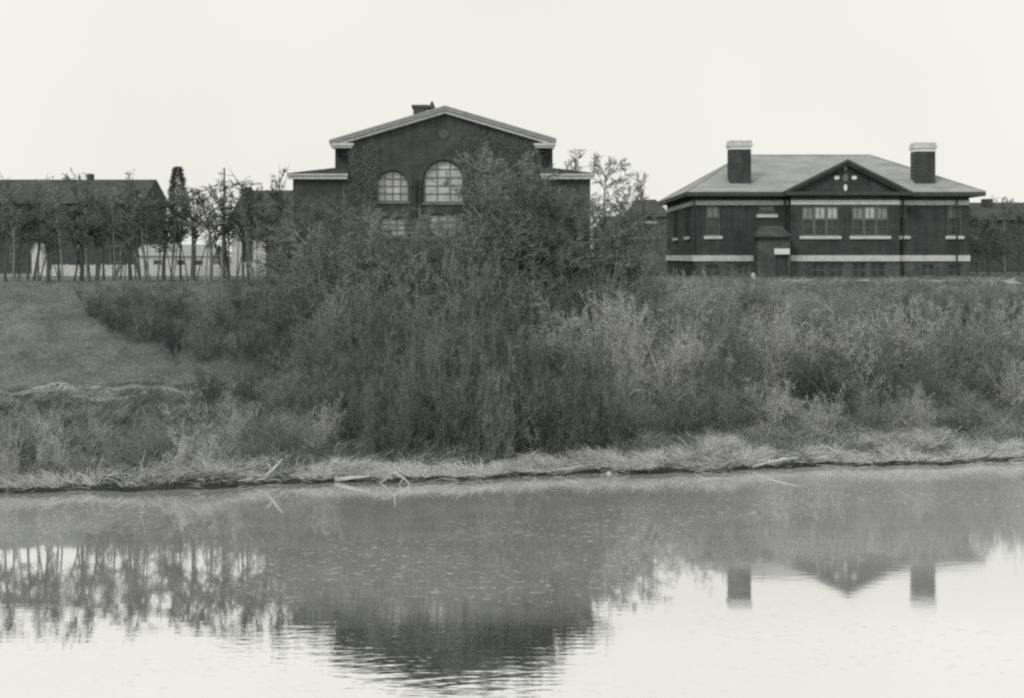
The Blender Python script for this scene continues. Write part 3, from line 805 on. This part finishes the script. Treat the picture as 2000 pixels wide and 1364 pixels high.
# big dark house behind the slender trees
YH = 140.0
hx = lambda p, Y=YH: X_at(p, Y)
hw = [(hx(p), hx(p + 22), Z_at(b, YH), Z_at(t, YH)) for p in (20, 80, 150, 215) for t, b in ((422, 456), (480, 514))]
hs = simple_house('dark_gabled_house', 'big dark house with long level roof behind the slender trees', hx(-70), hx(268), YH, 12, Z_at(398, YH), Z_at(351, 146), M_dkwall, M_dkroof, windows=hw, chimney=(hx(170, 146), hx(181, 146), 146, Z_at(360, 146), Z_at(340, 146)))
# dark house with pale lower storey beside the hall
YH2 = 128.0
h2 = simple_house('hipped_house', 'grey house with pale ground storey and dark roof close beside the brick hall', X_at(452, YH2), X_at(585, YH2), YH2, 9, Z_at(452, YH2), Z_at(372, YH2 + 4.5), M_pale, M_dkroof, hip=.9, over=.7,
                  windows=[(X_at(p, YH2), X_at(p + 20, YH2), Z_at(512, YH2), Z_at(470, YH2)) for p in (474, 520, 552)], chimney=(X_at(478, YH2 + 4), X_at(492, YH2 + 4), YH2 + 3.5, Z_at(390, YH2 + 4), Z_at(366, YH2 + 4)))
# low white shed behind the trunks
YH3 = 126.0
h3 = simple_house('white_shed', 'low white shed seen between the tree trunks', X_at(268, YH3), X_at(412, YH3), YH3, 5, Z_at(500, YH3), Z_at(478, YH3 + 2.5), M_white, M_greyframe, over=.25, windows=[(X_at(p, YH3), X_at(p + 16, YH3), Z_at(530, YH3), Z_at(508, YH3)) for p in (300, 345, 380)])
h4 = simple_house('white_privy', 'tiny white steep gabled hut at the left end of the tree row', X_at(62, 118), X_at(82, 118), 118, 1.4, Z_at(492, 118), Z_at(474, 118), M_white, M_greyframe, True, over=.08)
# houses between hall and school
YM = 150.0
h5 = simple_house('grey_clapboard_house', 'grey clapboard house with low dark roof between the hall and the school', X_at(1236, YM), X_at(1305, YM), YM, 10, Z_at(424, YM), Z_at(390, YM + 5), M_grwall, M_dkroof, hip=1.2, windows=[(X_at(1255, YM), X_at(1270, YM), Z_at(480, YM), Z_at(440, YM))])
wt = MB(); wt.box(X_at(1240, YM), X_at(1282, YM), YM - .3, YM - .003, Z_at(437, YM), Z_at(433, YM)); wt.box(X_at(1220, YM), X_at(1290, YM), YM - .3, YM - .003, Z_at(467, YM), Z_at(464, YM)); wt.build('porch_rail', M_stone, h5)
h6 = simple_house('low_dark_house', 'low dark house with shallow roof half hidden beside the hall', X_at(1168, 158), X_at(1238, 158), 158, 8, Z_at(452, 158), Z_at(420, 158), M_dkwall, M_dkroof, hip=1.5, windows=[(X_at(p, 158), X_at(p + 10, 158), Z_at(455, 158), Z_at(440, 158)) for p in (1172, 1224)])
# house past the school
YF = 145.0
h7 = simple_house('dark_end_house', 'dark house rising past the right end of the school', X_at(1922, YF), X_at(2030, YF), YF, 9, Z_at(430, YF), Z_at(396, YF + 4.5), M_dkwall, M_dkroof, chimney=(X_at(1928, YF + 2), X_at(1946, YF + 2), YF + 3, Z_at(430, YF + 2), Z_at(388, YF + 2)))

# white board fence behind the slender trees
YFN = 113.0
fence = root('board_fence', (X_at(290, YFN), YFN, GZ), 'low white board fence running behind the slender trees', 'fence')
fb = MB()
xf = X_at(72, YFN)
while xf < X_at(540, YFN):
    fb.box(xf, xf + .20, YFN, YFN + .03, GZ + .08, GZ + .98 + random.uniform(-.03, .03)); xf += .225
fb.build('board_panel', M_white, fence)
xf = X_at(72, YFN)
while xf < X_at(545, YFN):
    MB().box(xf - .06, xf + .06, YFN + .06, YFN + .18, GZ - .2, GZ + 1.05).build('post', M_greyframe, fence); xf += 2.4
MB().box(X_at(72, YFN), X_at(540, YFN), YFN + .032, YFN + .058, GZ + .7, GZ + .8).build('rail', M_greyframe, fence)

def ribbon(name, pts, width, m, lift=.004):
    """path laid on the ground along (x,y) points"""
    vs = []; fs = []
    for i, (x, y) in enumerate(pts):
        a = Vector(pts[max(i - 1, 0)]); b = Vector(pts[min(i + 1, len(pts) - 1)]); d = (b - a).normalized(); n_ = Vector((-d.y, d.x)) * width / 2
        for s_ in (-1, 1):
            xx, yy = x + s_ * n_.x, y + s_ * n_.y; vs.append((xx, yy, float(ground_z(xx, yy)) + lift))
    for i in range(len(pts) - 1): fs.append((2 * i, 2 * i + 1, 2 * i + 3, 2 * i + 2))
    o = MB().add(vs, fs).build(name, m); return tag(o, kind='structure')
ribbon('path', [(x, 97.6 + .15 * math.sin(x * .3)) for x in np.arange(7.0, 60, 1.0)], 1.5, M_conc, .02)
ribbon('road', [(x, 120.5) for x in np.arange(-90, -16, 4.0)], 5.0, M_conc, .02)

# small white post by the porch, and a tall bare tree trunk, built limbless, in the row
post = MB().tube([(X_at(1471, 100), 100, GZ - .2), (X_at(1471, 100), 100, Z_at(535, 100))], [.16, .15], 8)
post.tube([(X_at(1471, 100), 100, Z_at(535, 100) + .002), (X_at(1471, 100), 100, Z_at(533.5, 100))], [.17, .05], 8)
tag(post.build('marker_post', M_white), 'short white post standing before the porch of the school', 'post')
bole = MB().tube([(X_at(438, 104), 104, GZ - .3), (X_at(438, 104), 104, Z_at(328, 104))], [.13, .06], 8).build('bare_trunk', B_dark)
tag(bole, 'tall thin dark bare trunk standing above the tree row', 'bole')

# ------------------------------------------------------------------ climbing vine on the hall
T_vine = twig_mat('vine_twig', .21, .5)
def vine(name, label, px0, px1, ptop, pbot, n, seed, shape=None):
    rng = np.random.default_rng(seed)
    pts = []
    blobs = rng.uniform(size=(26, 3))
    while len(pts) < n:
        u = rng.uniform(size=(4000, 2)); p = px0 + (px1 - px0) * u[:, 0]; y = ptop + (pbot - ptop) * u[:, 1]
        dens = sum(np.exp(-(((u[:, 0] - b[0]) * 1.2) ** 2 + (u[:, 1] - b[1]) ** 2) / (.006 + .012 * b[2])) for b in blobs)
        keep = rng.uniform(size=4000) < np.clip(dens * .55, .05, 1)
        if shape is not None: keep &= shape(p, y)
        pts += list(np.stack([p[keep], y[keep]], 1))
    pts = np.array(pts[:n]); Yv = YL - .03 - rng.uniform(0, .22, n) ** 1
    o = np.stack([X_at(pts[:, 0], YL), Yv, Z_at(pts[:, 1], YL)], 1)
    d = unit(np.stack([rng.normal(0, .5, n), rng.normal(-.1, .25, n), rng.normal(.5, .6, n)], 1))
    b = branch_set(o, d, rng.uniform(.25, .9, n), np.full(n, .01), rng.normal(size=(n, 3)) * .25)
    b['c'][:, 1] = -abs(b['c'][:, 1]) * .3; b['d'][:, 1] = -abs(b['d'][:, 1])
    k = rng.integers(0, n, n // 2)
    V, T, Q = joinmesh([slivers(rng, b, .009), leaves(rng, o[k] + np.array([0, -.06, 0]), .06)])
    ob = mesh_np(name, V, T, T_vine, None, Q)
    return tag(ob, label, 'vine')
vine('climbing_vine', 'bare climbing vine spread over the right half of the hall gable', 905, 1056, 232, 460, 9000, 5, lambda p, y: y > 232 + (p - 870) * .30 + 6)
vine('climbing_vine', 'bare vine climbing beside the smaller arched window of the hall', 682, 740, 280, 460, 2600, 6)

# ------------------------------------------------------------------ plants
def where_x(px):
    for lim, t in ((56, 'at the left end of the bank'), (150, 'above the water at the left'), (330, 'below the slender trees'), (450, 'below the tall thin trunk'), (565, 'below the pale house'), (680, "below the hall's nearer wing"),
                   (805, 'below the smaller arched window'), (910, 'below the great arched window'), (1056, "below the hall's vine"), (1165, "below the hall's far wing"), (1290, 'below the gap between the buildings'),
                   (1415, "below the school's flank"), (1476, "below the school's first chimney"), (1546, "below the school's porch"), (1652, 'below the first triple window'), (1758, 'below the second triple window'), (1840, "below the school's second chimney"), (1946, "below the school's far end"), (9999, 'past the end of the school')):
        if px < lim: return t
def where_y(py):
    for lim, t in ((600, 'at the brow of the bank'), (660, 'high on the bank'), (715, 'in mid bank'), (775, 'halfway down the bank'), (835, 'low on the bank'), (9999, 'by the waterline')):
        if py < lim: return t
TONE = {'black': 'very dark', 'dark': 'dark', 'mid': 'grey', 'pale': 'pale', 'straw': 'straw pale'}
NOUN = {'shrub': 'leafless shrub', 'willow': 'rounded willow bush', 'brush': 'loose bramble bush'}
def bush(kind, tone, i, px, base, top, wpx, group, extra=''):
    lab = f"{TONE[tone]} {extra + ' ' if extra else ''}{NOUN[kind]} {where_y(base)} {where_x(px)}"
    return place_px(kind, tone, i, px, base, top, wpx, lab, 'bush', group)

G1 = 'dark shrubs along the edge of the grass slope'
for k, (x, b, t, wd) in enumerate([(185, 618, 552, 90), (225, 643, 556, 110), (285, 668, 565, 110), (340, 690, 585, 110), (395, 705, 590, 120), (255, 600, 545, 110), (340, 620, 540, 130), (430, 650, 545, 130),
                                   (480, 700, 590, 130), (530, 740, 610, 130), (560, 660, 520, 140), (620, 745, 600, 140), (470, 620, 530, 130), (650, 690, 540, 140), (400, 770, 700, 90), (480, 790, 690, 110), (560, 800, 690, 120), (640, 810, 700, 130)]):
    bush('shrub', ('black', 'dark', 'dark')[k % 3] if k < 8 else ('dark', 'mid', 'dark')[k % 3], k % 3, x, b, t, wd, G1)
G2 = 'dense willow bushes in the middle of the bank'
for k, (x, b, t, wd) in enumerate([(720, 800, 610, 170), (800, 850, 630, 170), (885, 868, 612, 190), (965, 878, 622, 190), (1050, 884, 612, 200), (1125, 878, 625, 180), (1175, 868, 670, 130), (760, 730, 560, 170),
                                   (860, 730, 550, 180), (960, 710, 560, 180), (690, 850, 720, 130), (750, 880, 740, 130), (1065, 720, 585, 160)]):
    bush('willow', ('dark', 'dark', 'dark', 'dark', 'black')[k % 5], (k * 2) % 3, x, b, t, wd, G2)
G3 = 'pale tangled shrubs on the slope below the school'
lst = [(1060, 640, 548, 130), (1140, 665, 560, 150), (1240, 720, 570, 170), (1270, 640, 540, 150), (1340, 760, 600, 170), (1330, 620, 530, 130), (1390, 690, 555, 160), (1440, 800, 650, 150), (1440, 600, 520, 120), (1500, 650, 548, 150), (1530, 760, 610, 170),
       (1590, 690, 565, 160), (1640, 800, 670, 160), (1690, 670, 562, 150), (1720, 780, 640, 160), (1790, 720, 580, 160), (1820, 790, 670, 150), (1880, 700, 580, 150), (1920, 770, 640, 150), (1975, 700, 590, 140), (1985, 790, 690, 120),
       (1240, 840, 720, 140), (1320, 845, 740, 140), (1410, 840, 740, 140), (1500, 830, 735, 140), (1600, 840, 750, 140), (1700, 840, 745, 140), (1790, 838, 750, 130), (1880, 838, 750, 130), (1210, 780, 640, 150)]
lst += [(1100, 720, 590, 190), (1190, 640, 555, 160), (1195, 715, 575, 190), (1290, 690, 556, 190), (1310, 780, 650, 180), (1400, 630, 532, 150), (1375, 730, 590, 180), (1480, 720, 590, 190), (1480, 615, 540, 120), (1550, 630, 548, 150), (1560, 720, 600, 190), (1640, 640, 552, 170), (1650, 735, 600, 200), (1740, 640, 555, 160), (1745, 710, 590, 190), (1820, 650, 556, 170), (1850, 740, 610, 190), (1910, 650, 556, 170), (1950, 730, 600, 190), (1770, 800, 680, 170), (1580, 790, 680, 160), (1390, 800, 690, 170), (1680, 780, 655, 150), (1990, 650, 565, 150)]
for k, (x, b, t, wd) in enumerate(lst):
    kind = ('shrub', 'brush', 'shrub', 'willow')[k % 4]
    tone = 'dark' if k in (6, 12, 14, 22, 7, 45, 47, 49, 50, 51, 53) else ('pale', 'mid', 'pale', 'mid', 'pale')[k % 5]
    bush(kind, tone, (k // 4) % 3, x, b, t, wd, G3)
G4 = 'low bramble bushes above the waterline'
for k, (x, b, t, wd) in enumerate([(30, 880, 780, 120), (100, 915, 800, 120), (165, 870, 790, 120), (230, 905, 815, 120), (300, 890, 795, 130), (370, 910, 800, 130), (440, 870, 780, 130), (500, 895, 815, 110), (560, 865, 760, 120), (630, 860, 770, 120), (15, 940, 830, 100)]):
    bush('brush', ('mid', 'pale', 'pale', 'mid')[k % 4], k % 3, x, b, t, wd, G4)

G7 = 'tall shrubs on the brow before the hall'
for k in range(14):
    x = 560 + k * 51 + random.uniform(-12, 12)
    bush(('shrub', 'willow', 'shrub')[k % 3], ('dark', 'mid', 'mid', 'mid')[k % 4], k % 3, x, 588 + (k % 2) * 10, 445 + random.uniform(-25, 30) + (25 if x > 1100 else 0), 170, G7, '')
for k in range(13):
    x = 575 + k * 50 + random.uniform(-12, 12)
    bush(('shrub', 'shrub', 'brush')[k % 3], ('mid', 'dark', 'mid', 'mid', 'dark')[k % 5], (k + 1) % 3, x, 648 + (k % 2) * 14, 505 + random.uniform(-25, 25), 170, G7, '')
# bare trees before the hall
G5 = 'bare trees in front of the hall'
TR = [(575, 590, 388, 'spread', 'dark', 150, 'dark forked bare tree before the corner of the hall'),
      (625, 610, 372, 'tree', 'dark', 150, 'dark bare tree reaching the cornice of the nearer wing'),
      (690, 620, 392, 'tree', 'dark', 160, 'dense dark bare tree left of the smaller arched window'),
      (758, 640, 415, 'spread', 'mid', 150, 'grey bare tree standing under the smaller arched window'),
      (835, 650, 430, 'tree', 'mid', 150, 'grey bare tree standing under the great arched window'),
      (900, 640, 440, 'spread', 'mid', 140, 'low spreading grey tree just right of the great arched window'),
      (955, 620, 335, 'tree', 'dark', 160, 'tall dark tree hiding the third arched window'),
      (1015, 612, 318, 'tree', 'dark', 150, 'tallest dark bare tree before the vine covered gable'),
      (1068, 600, 345, 'spread', 'dark', 160, 'dark forked tree where gable and far wing meet'),
      (1125, 592, 372, 'tree', 'dark', 150, 'dark bare tree before the far wing of the hall'),
      (1172, 590, 425, 'spread', 'dark', 140, 'low dark tree at the far corner of the hall'),
      (1225, 580, 470, 'spread', 'mid', 130, 'low grey tree before the gap between the buildings'),
      (660, 660, 460, 'spread', 'mid', 170, 'wide grey tree low before the nearer wing'),
      (1000, 660, 470, 'spread', 'mid', 170, 'wide grey tree low before the vine'),
      (1100, 650, 480, 'tree', 'dark', 150, 'short dark tree before the far wing, lower on the bank'),
      (590, 640, 430, 'spread', 'mid', 190, 'grey forked tree low at the corner of the nearer wing'),
      (720, 620, 405, 'tree', 'mid', 190, 'grey bare tree beside the vine left of the small window'),
      (795, 630, 405, 'spread', 'mid', 180, 'grey forked tree between the small and the great arched window'),
      (865, 640, 418, 'tree', 'mid', 170, 'grey twiggy tree centred under the great arched window'),
      (925, 610, 350, 'tree', 'mid', 200, 'tall grey tree at the right edge of the great arched window'),
      (985, 600, 292, 'tree', 'mid', 210, 'tallest grey tree, twigs reaching high into the vine covered gable'),
      (1040, 600, 312, 'tree', 'mid', 190, 'tall grey tree before the right shoulder of the hall'),
      (1098, 600, 365, 'tree', 'mid', 180, 'grey bare tree before the middle of the far wing'),
      (1150, 600, 395, 'tree', 'mid', 170, 'grey tree overlapping the far corner of the far wing'),
      (545, 600, 430, 'tree', 'dark', 150, 'dark tree filling the space between hall and pale house'),
      (1200, 590, 440, 'tree', 'mid', 150, 'grey tree standing clear of the far wing'),
      (1252, 590, 455, 'tree', 'dark', 130, 'dark low tree before the grey clapboard house')]
for k, (x, b, t, kd, tn, wd, lb) in enumerate(TR):
    place_px(kd, tn, k % 2, x, b, t, wd, lb, 'tree', G5)
# the tree behind the far wing, seen against the sky
place_px('tree', 'dark', 0, 1180, 0, 303, 150, 'bare tree showing against the sky behind the far wing', 'tree', 'trees between the buildings', Y=128)
place_px('spread', 'dark', 1, 1228, 0, 338, 130, 'crooked bare tree against the sky in the gap', 'tree', 'trees between the buildings', Y=132)
place_px('slim', 'mid', 0, 1118, 0, 288, 80, 'thin faint tree rising above the roof of the far wing', 'tree', 'trees between the buildings', Y=135)
place_px('spread', 'mid', 0, 1262, 0, 372, 110, 'grey forked bare tree hiding the clapboard house in the gap', 'tree', 'trees between the buildings', Y=118)
place_px('tree', 'mid', 1, 1205, 0, 366, 120, 'twiggy grey tree before the low dark house', 'tree', 'trees between the buildings', Y=121)
for k, (x, t, Yt) in enumerate(((1910, 405, 128), (1932, 412, 122), (1962, 385, 126), (1990, 400, 120))):
    place_px('tree', ('mid', 'dark')[k % 2], k % 2, x, 0, t, 105, ('grey slender tree close past the far end of the school', 'dark slender tree second past the far end of the school', 'tall grey tree third past the far end of the school', 'dark tree farthest past the end of the school')[k], 'tree', 'slender trees past the school', Y=Yt)
# row of slender trees before the dark house
G6 = 'slender bare trees in the row at the top of the slope'
rr_ = random.Random(3); row = [(-22 + k * 13.4 + rr_.uniform(-6, 6), 350 + rr_.uniform(-16, 36)) for k in range(43)]
ORD = 'first second third fourth fifth sixth seventh eighth ninth tenth eleventh twelfth thirteenth fourteenth fifteenth sixteenth seventeenth eighteenth nineteenth twentieth twenty-first twenty-second twenty-third twenty-fourth'.split()
def stand(x): return 'before the big dark house' if x < 270 else ('before the low white shed' if x < 420 else 'before the house with the pale storey')
for k, (x, t) in enumerate(row):
    cnt = sum(1 for xx, _ in row[:k] if stand(xx) == stand(x))
    place_px(('clump', 'slim', 'slim')[k % 3], ('dark', 'mid', 'dark', 'black', 'mid')[k % 5], (k // 2) % 2, x + random.uniform(-7, 7), 0, t + random.uniform(-10, 34), random.uniform(70, 135), f'{ORD[cnt]} slender bare tree from the left {stand(x)}', 'tree', G6, Y=random.uniform(90, 95.5))

# a dark conifer behind the shed
YCF = 135.0
cf = root('conifer_tree', (X_at(347, YCF), YCF, GZ), 'dark conifer with narrow top above the white shed', 'tree')
MB().tube([(X_at(347, YCF), YCF, GZ - .3), (X_at(347, YCF), YCF, Z_at(332, YCF))], [.2, .04], 7).build('trunk', B_dark, cf)
rng = np.random.default_rng(9); n = 5200
tt = rng.uniform(.05, 1, n) ** .8; zt_ = GZ + 3.2 + tt * (Z_at(326, YCF) - GZ - 3.2); lay = .9 + .1 * np.sin(tt * 40)
rad = (1.25 * np.sqrt(1 - tt) + .1) * lay * np.sqrt(rng.uniform(.1, 1, n)); an = rng.uniform(0, 2 * math.pi, n)
o_ = np.stack([rad * np.cos(an), rad * np.sin(an), zt_ - GZ], 1)
d_ = unit(np.stack([np.cos(an), np.sin(an), rng.normal(-.1, .3, n)], 1))
V, T = slivers(rng, branch_set(o_, d_, rng.uniform(.15, .4, n), np.full(n, .01), np.zeros((n, 3))), .03)
mesh_np('crown', V, T, T_black, cf)

# ------------------------------------------------------------------ grass and undergrowth (uncountable)
def vnoise(x, y, s, seed):
    r = np.random.default_rng(seed); G = r.uniform(size=(64, 64)); u, v = x / s + 1000, y / s + 1000
    i, j = np.floor(u).astype(int), np.floor(v).astype(int); fu, fv = u - i, v - j; fu = fu * fu * (3 - 2 * fu); fv = fv * fv * (3 - 2 * fv)
    g_ = lambda a, b: G[a % 64, b % 64]
    return g_(i, j) * (1 - fu) * (1 - fv) + g_(i + 1, j) * fu * (1 - fv) + g_(i, j + 1) * (1 - fu) * fv + g_(i + 1, j + 1) * fu * fv

def scatter(name, seed, n, xr, dr, length, width, m, keep, lean=.6, droop=-.35):
    rng = np.random.default_rng(seed); Xs = []; Ds = []; c = 0
    while c < n:
        x = rng.uniform(*xr, n); d = dr[0] + (dr[1] - dr[0]) * rng.uniform(size=n)
        k = rng.uniform(size=n) < keep(x, d); Xs.append(x[k]); Ds.append(d[k]); c += k.sum()
    x = np.concatenate(Xs)[:n]; d = np.concatenate(Ds)[:n]; y = bank_line(x) + d
    o = np.stack([x, y, ground_z(x, y) - .03], 1)
    az = vnoise(x, y, 1.6, seed + 1) * 9 + rng.normal(0, .9, n)
    le = np.abs(rng.normal(lean, .3, n))
    dd = unit(np.stack([np.cos(az) * le, np.sin(az) * le, np.ones(n)], 1))
    L = rng.uniform(*length, n) * (.55 + .9 * vnoise(x, y, 1.1, seed + 2))
    bend = np.stack([np.cos(az) * .25, np.sin(az) * .25, np.full(n, droop)], 1) * rng.uniform(.2, 1.3, n)[:, None]
    V, T = slivers(rng, branch_set(o, dd, L, np.full(n, .01), bend), width)
    return tag(mesh_np(name, V, T, m), kind='stuff')
M_dry = twig_mat('dry_grass_blade', .66, .40); M_grass = twig_mat('short_grass_blade', .30, .28); M_weed = twig_mat('weed_stalk', .29, .5); M_weedp = twig_mat('pale_weed_stalk', .38, .4)
def kdry(x, d):
    wl = 1.5 + 3.6 * vnoise(x, d * .3, 2.6, 3) ** 1.5 + np.where(x > 12, .4, 0)
    return np.clip((wl - d) / 1.6, 0, 1) * np.clip(3.6 * vnoise(x, d * 1.5, 1.9, 4) - 1.5, .02, 1) * np.where(x < -13.5, .30, 1) * (1 - .8 * sstep(1, 10, x) * (1 - np.exp(-((d - 4.2) / 1.3) ** 2)))
scatter('dry_grass', 31, 34000, (-33, 40), (.06, 8.5), (.3, 1.15), .0085, M_dry, kdry, 1.0, -.55)
def kmat(x, d): return np.clip((2.4 - d) / 1.5, 0, 1) * np.clip(2.5 * vnoise(x, d * 1.5, 1.7, 24) - .6, 0, 1) * np.where(x < -13.5, .3, 1)
scatter('dry_grass', 37, 11000, (-33, 40), (-.12, 3), (.3, 1.0), .008, M_dry, kmat, 2.6, -.3)
def kledge(x, d): return np.exp(-((d - 13.6 - .6 * np.sin(x)) / 1.1) ** 2) * np.where(x < -14.5, 1, 0) * (.3 + vnoise(x, d, 1.5, 8))
scatter('dry_grass', 32, 24000, (-34, -14), (11, 17), (.08, .22), .008, M_dry, kledge, 1.4)
def kslope(x, d): return np.where((x < -11) & (d > 15.5), 1.0, 0) * np.clip(2.2 * vnoise(x, d, 2.5, 9) - .35, .12, 1)
scatter('short_grass', 33, 42000, (-45, -10), (15.5, 36), (.08, .26), .012, M_grass, kslope, .7)
def kweedl(x, d): return np.where(x < -9, 1.0, 0) * np.clip(1.3 * vnoise(x, d, 2.0, 12), 0, 1)
scatter('undergrowth', 34, 36000, (-36, -9), (1.0, 13.5), (.3, .9), .010, M_weed, kweedl, .8)
def kweedr(x, d): return sstep(-12, -8, x) * np.clip(.2 + 1.2 * vnoise(x, d, 2.6, 13), 0, 1)
scatter('undergrowth', 35, 42000, (-12, 42), (1.5, 28), (.3, .9), .010, M_weed, kweedr, .8)
def kweedp(x, d): return sstep(0, 8, x) * np.clip(1.8 * vnoise(x, d, 3.0, 14) - .3, 0, 1) * (1 - .8 * sstep(26, 32, x) * sstep(9, 15, d)) * (1 - .7 * sstep(19, 24, d))
scatter('undergrowth', 36, 26000, (0, 42), (3, 28), (.3, .9), .010, M_weedp, kweedp, .8)
px_path = [(x, float(bank_line(x)) + 14.2 + .25 * math.sin(x * .8)) for x in np.arange(-38, -8.9, .5)]
ribbon('path', px_path, .6, mat('trodden_earth', .22, .3, 1.2, fine=.3), .03)

# ------------------------------------------------------------------ driftwood, stone by the water
def stick(name, label, cat, pts_px, r0_, forks=(), m=M_wood, lift=.15):
    ws = [ground_hit(x, y) for x, y in pts_px[:1]]
    Y0 = ws[0].y
    path = [Vector((X_at(x, Y0 + dy), Y0 + dy, max(Z_at(y, Y0 + dy), -.1))) for (x, y), dy in zip(pts_px, np.linspace(0, -.6, len(pts_px)))]
    n = len(path)
    mb_ = MB().tube(path, [r0_ * (1 - .7 * i / (n - 1)) for i in range(n)], 7)
    for (a, b) in forks:
        p = path[a]; q_ = Vector((X_at(b[0], p.y - .2), p.y - .2, Z_at(b[1], p.y - .2)))
        mb_.tube([p, (p + q_) / 2 + Vector((0, 0, .06)), q_], [r0_ * .5, r0_ * .4, r0_ * .15], 6)
    return tag(mb_.build(name, m, smooth=True), label, cat)
stick('driftwood_branch', 'pale broken branch leaning in the dry grass', 'branch', [(515, 935), (532, 918), (552, 897)], .10, [(1, (520, 905))])
stick('driftwood_branch', 'forked bare branch dipping into the river', 'branch', [(742, 945), (770, 922), (790, 935), (806, 953)], .07, [(1, (745, 918)), (1, (772, 900)), (2, (778, 950))])
stick('driftwood_log', 'pale thin log lying aslant above the water', 'log', [(1322, 880), (1350, 891), (1384, 904)], .10)
stick('driftwood_branch', 'twisted branch trailing on the waterline below the second log', 'branch', [(1470, 912), (1500, 903), (1530, 897), (1560, 893)], .07, [(1, (1480, 900))])
stick('driftwood_log', 'pale flat log lying at the foot of dry grass', 'log', [(655, 937), (690, 933), (722, 931)], .11)
stick('driftwood_branch', 'pale stick standing up in the bramble above the water', 'branch', [(280, 940), (276, 910), (284, 878)], .025, [(1, (270, 895))])
stick('dead_sapling', 'pale forked dead sapling standing in the thicket below the school', 'sapling', [(1735, 672), (1736, 640), (1728, 612)], .06, [(1, (1760, 612)), (1, (1750, 622))])
stick('dead_sapling', 'pale dead stem standing upright below the porch', 'sapling', [(1526, 660), (1527, 635), (1529, 612)], .07, [(1, (1520, 622))])
st = ground_hit(1188, 922)
bm = bmesh.new(); bmesh.ops.create_icosphere(bm, subdivisions=2, radius=.12)
for v in bm.verts: v.co *= 1 + random.uniform(-.15, .15); v.co.z *= .6
me = bpy.data.meshes.new('stone'); bm.to_mesh(me); bm.free(); me.materials.append(M_stone)
so = bpy.data.objects.new('stone', me); C.objects.link(so); so.location = (st.x, bank_line(st.x) - .25, .03); tag(so, 'small white stone at the edge of the water', 'stone')

# remove unused prototypes
for p in PR.values():
    if not p['used']:
        for ch in list(p['root'].children): bpy.data.objects.remove(ch)
        bpy.data.objects.remove(p['root'])
for lb, names in LABELS.items():
    if len(names) > 1: print('DUPLABEL', lb, names)

# ------------------------------------------------------------------ light, sky, camera
SUN_EL, SUN_AZ = 42.0, 215.0       # azimuth clockwise from +Y: behind the camera, to the left
world = bpy.data.worlds.new('World'); S.world = world; world.use_nodes = True
nt = world.node_tree; bg = nt.nodes['Background']
sky = nt.nodes.new('ShaderNodeTexSky'); sky.sky_type = 'NISHITA'; sky.sun_disc = False
sky.sun_elevation = math.radians(SUN_EL); sky.sun_rotation = math.radians(SUN_AZ); sky.dust_density = 3
bw = nt.nodes.new('ShaderNodeRGBToBW'); nt.links.new(sky.outputs['Color'], bw.inputs['Color'])
tcw = nt.nodes.new('ShaderNodeTexCoord'); nz = nt.nodes.new('ShaderNodeTexNoise'); nz.inputs['Scale'].default_value = 2.2; nz.inputs['Detail'].default_value = 4
nt.links.new(tcw.outputs['Generated'], nz.inputs['Vector'])
cl = nt.nodes.new('ShaderNodeMapRange'); cl.inputs['From Min'].default_value = .3; cl.inputs['From Max'].default_value = .7; cl.inputs['To Min'].default_value = 8.8; cl.inputs['To Max'].default_value = 9.9
nt.links.new(nz.outputs['Fac'], cl.inputs['Value'])
mx = nt.nodes.new('ShaderNodeMix'); mx.data_type = 'RGBA'; mx.inputs['Factor'].default_value = .93
cmb = nt.nodes.new('ShaderNodeMix'); cmb.data_type = 'RGBA'; cmb.blend_type = 'MULTIPLY'; cmb.inputs['Factor'].default_value = 1; cmb.inputs['B'].default_value = (1.0, 1.0, .93, 1)
nt.links.new(bw.outputs['Val'], mx.inputs['A']); nt.links.new(cl.outputs['Result'], mx.inputs['B'])
nt.links.new(mx.outputs['Result'], cmb.inputs['A']); nt.links.new(cmb.outputs['Result'], bg.inputs['Color'])
bg.inputs['Strength'].default_value = .1
sun = bpy.data.lights.new('sun', 'SUN'); sun.energy = 1.0; sun.angle = math.radians(14); sun.color = (1, .985, .95)
sob = bpy.data.objects.new('sun', sun); C.objects.link(sob)
az, el = math.radians(SUN_AZ), math.radians(SUN_EL)
to_sun = Vector((math.sin(az) * math.cos(el), math.cos(az) * math.cos(el), math.sin(el)))
sob.rotation_euler = to_sun.to_track_quat('Z', 'Y').to_euler()

cam = bpy.data.cameras.new('camera'); cob = bpy.data.objects.new('camera', cam); C.objects.link(cob)
cob.location = (0, 0, CAMH); cob.rotation_euler = (math.radians(90), 0, 0)
cam.sensor_width = 36; cam.lens = 36 * F / 2000; cam.shift_y = -(682 - 500) / 2000; cam.clip_end = 9000; cam.clip_start = .1
S.camera = cob
S.view_settings.view_transform = 'Standard'; S.view_settings.look = 'None'; S.view_settings.exposure = 0; S.view_settings.gamma = 1
S.render.engine = 'CYCLES'
S.cycles.max_bounces = 6; S.cycles.diffuse_bounces = 3; S.cycles.glossy_bounces = 3
S.cycles.use_denoising = False
S.cycles.filter_width = 2.5
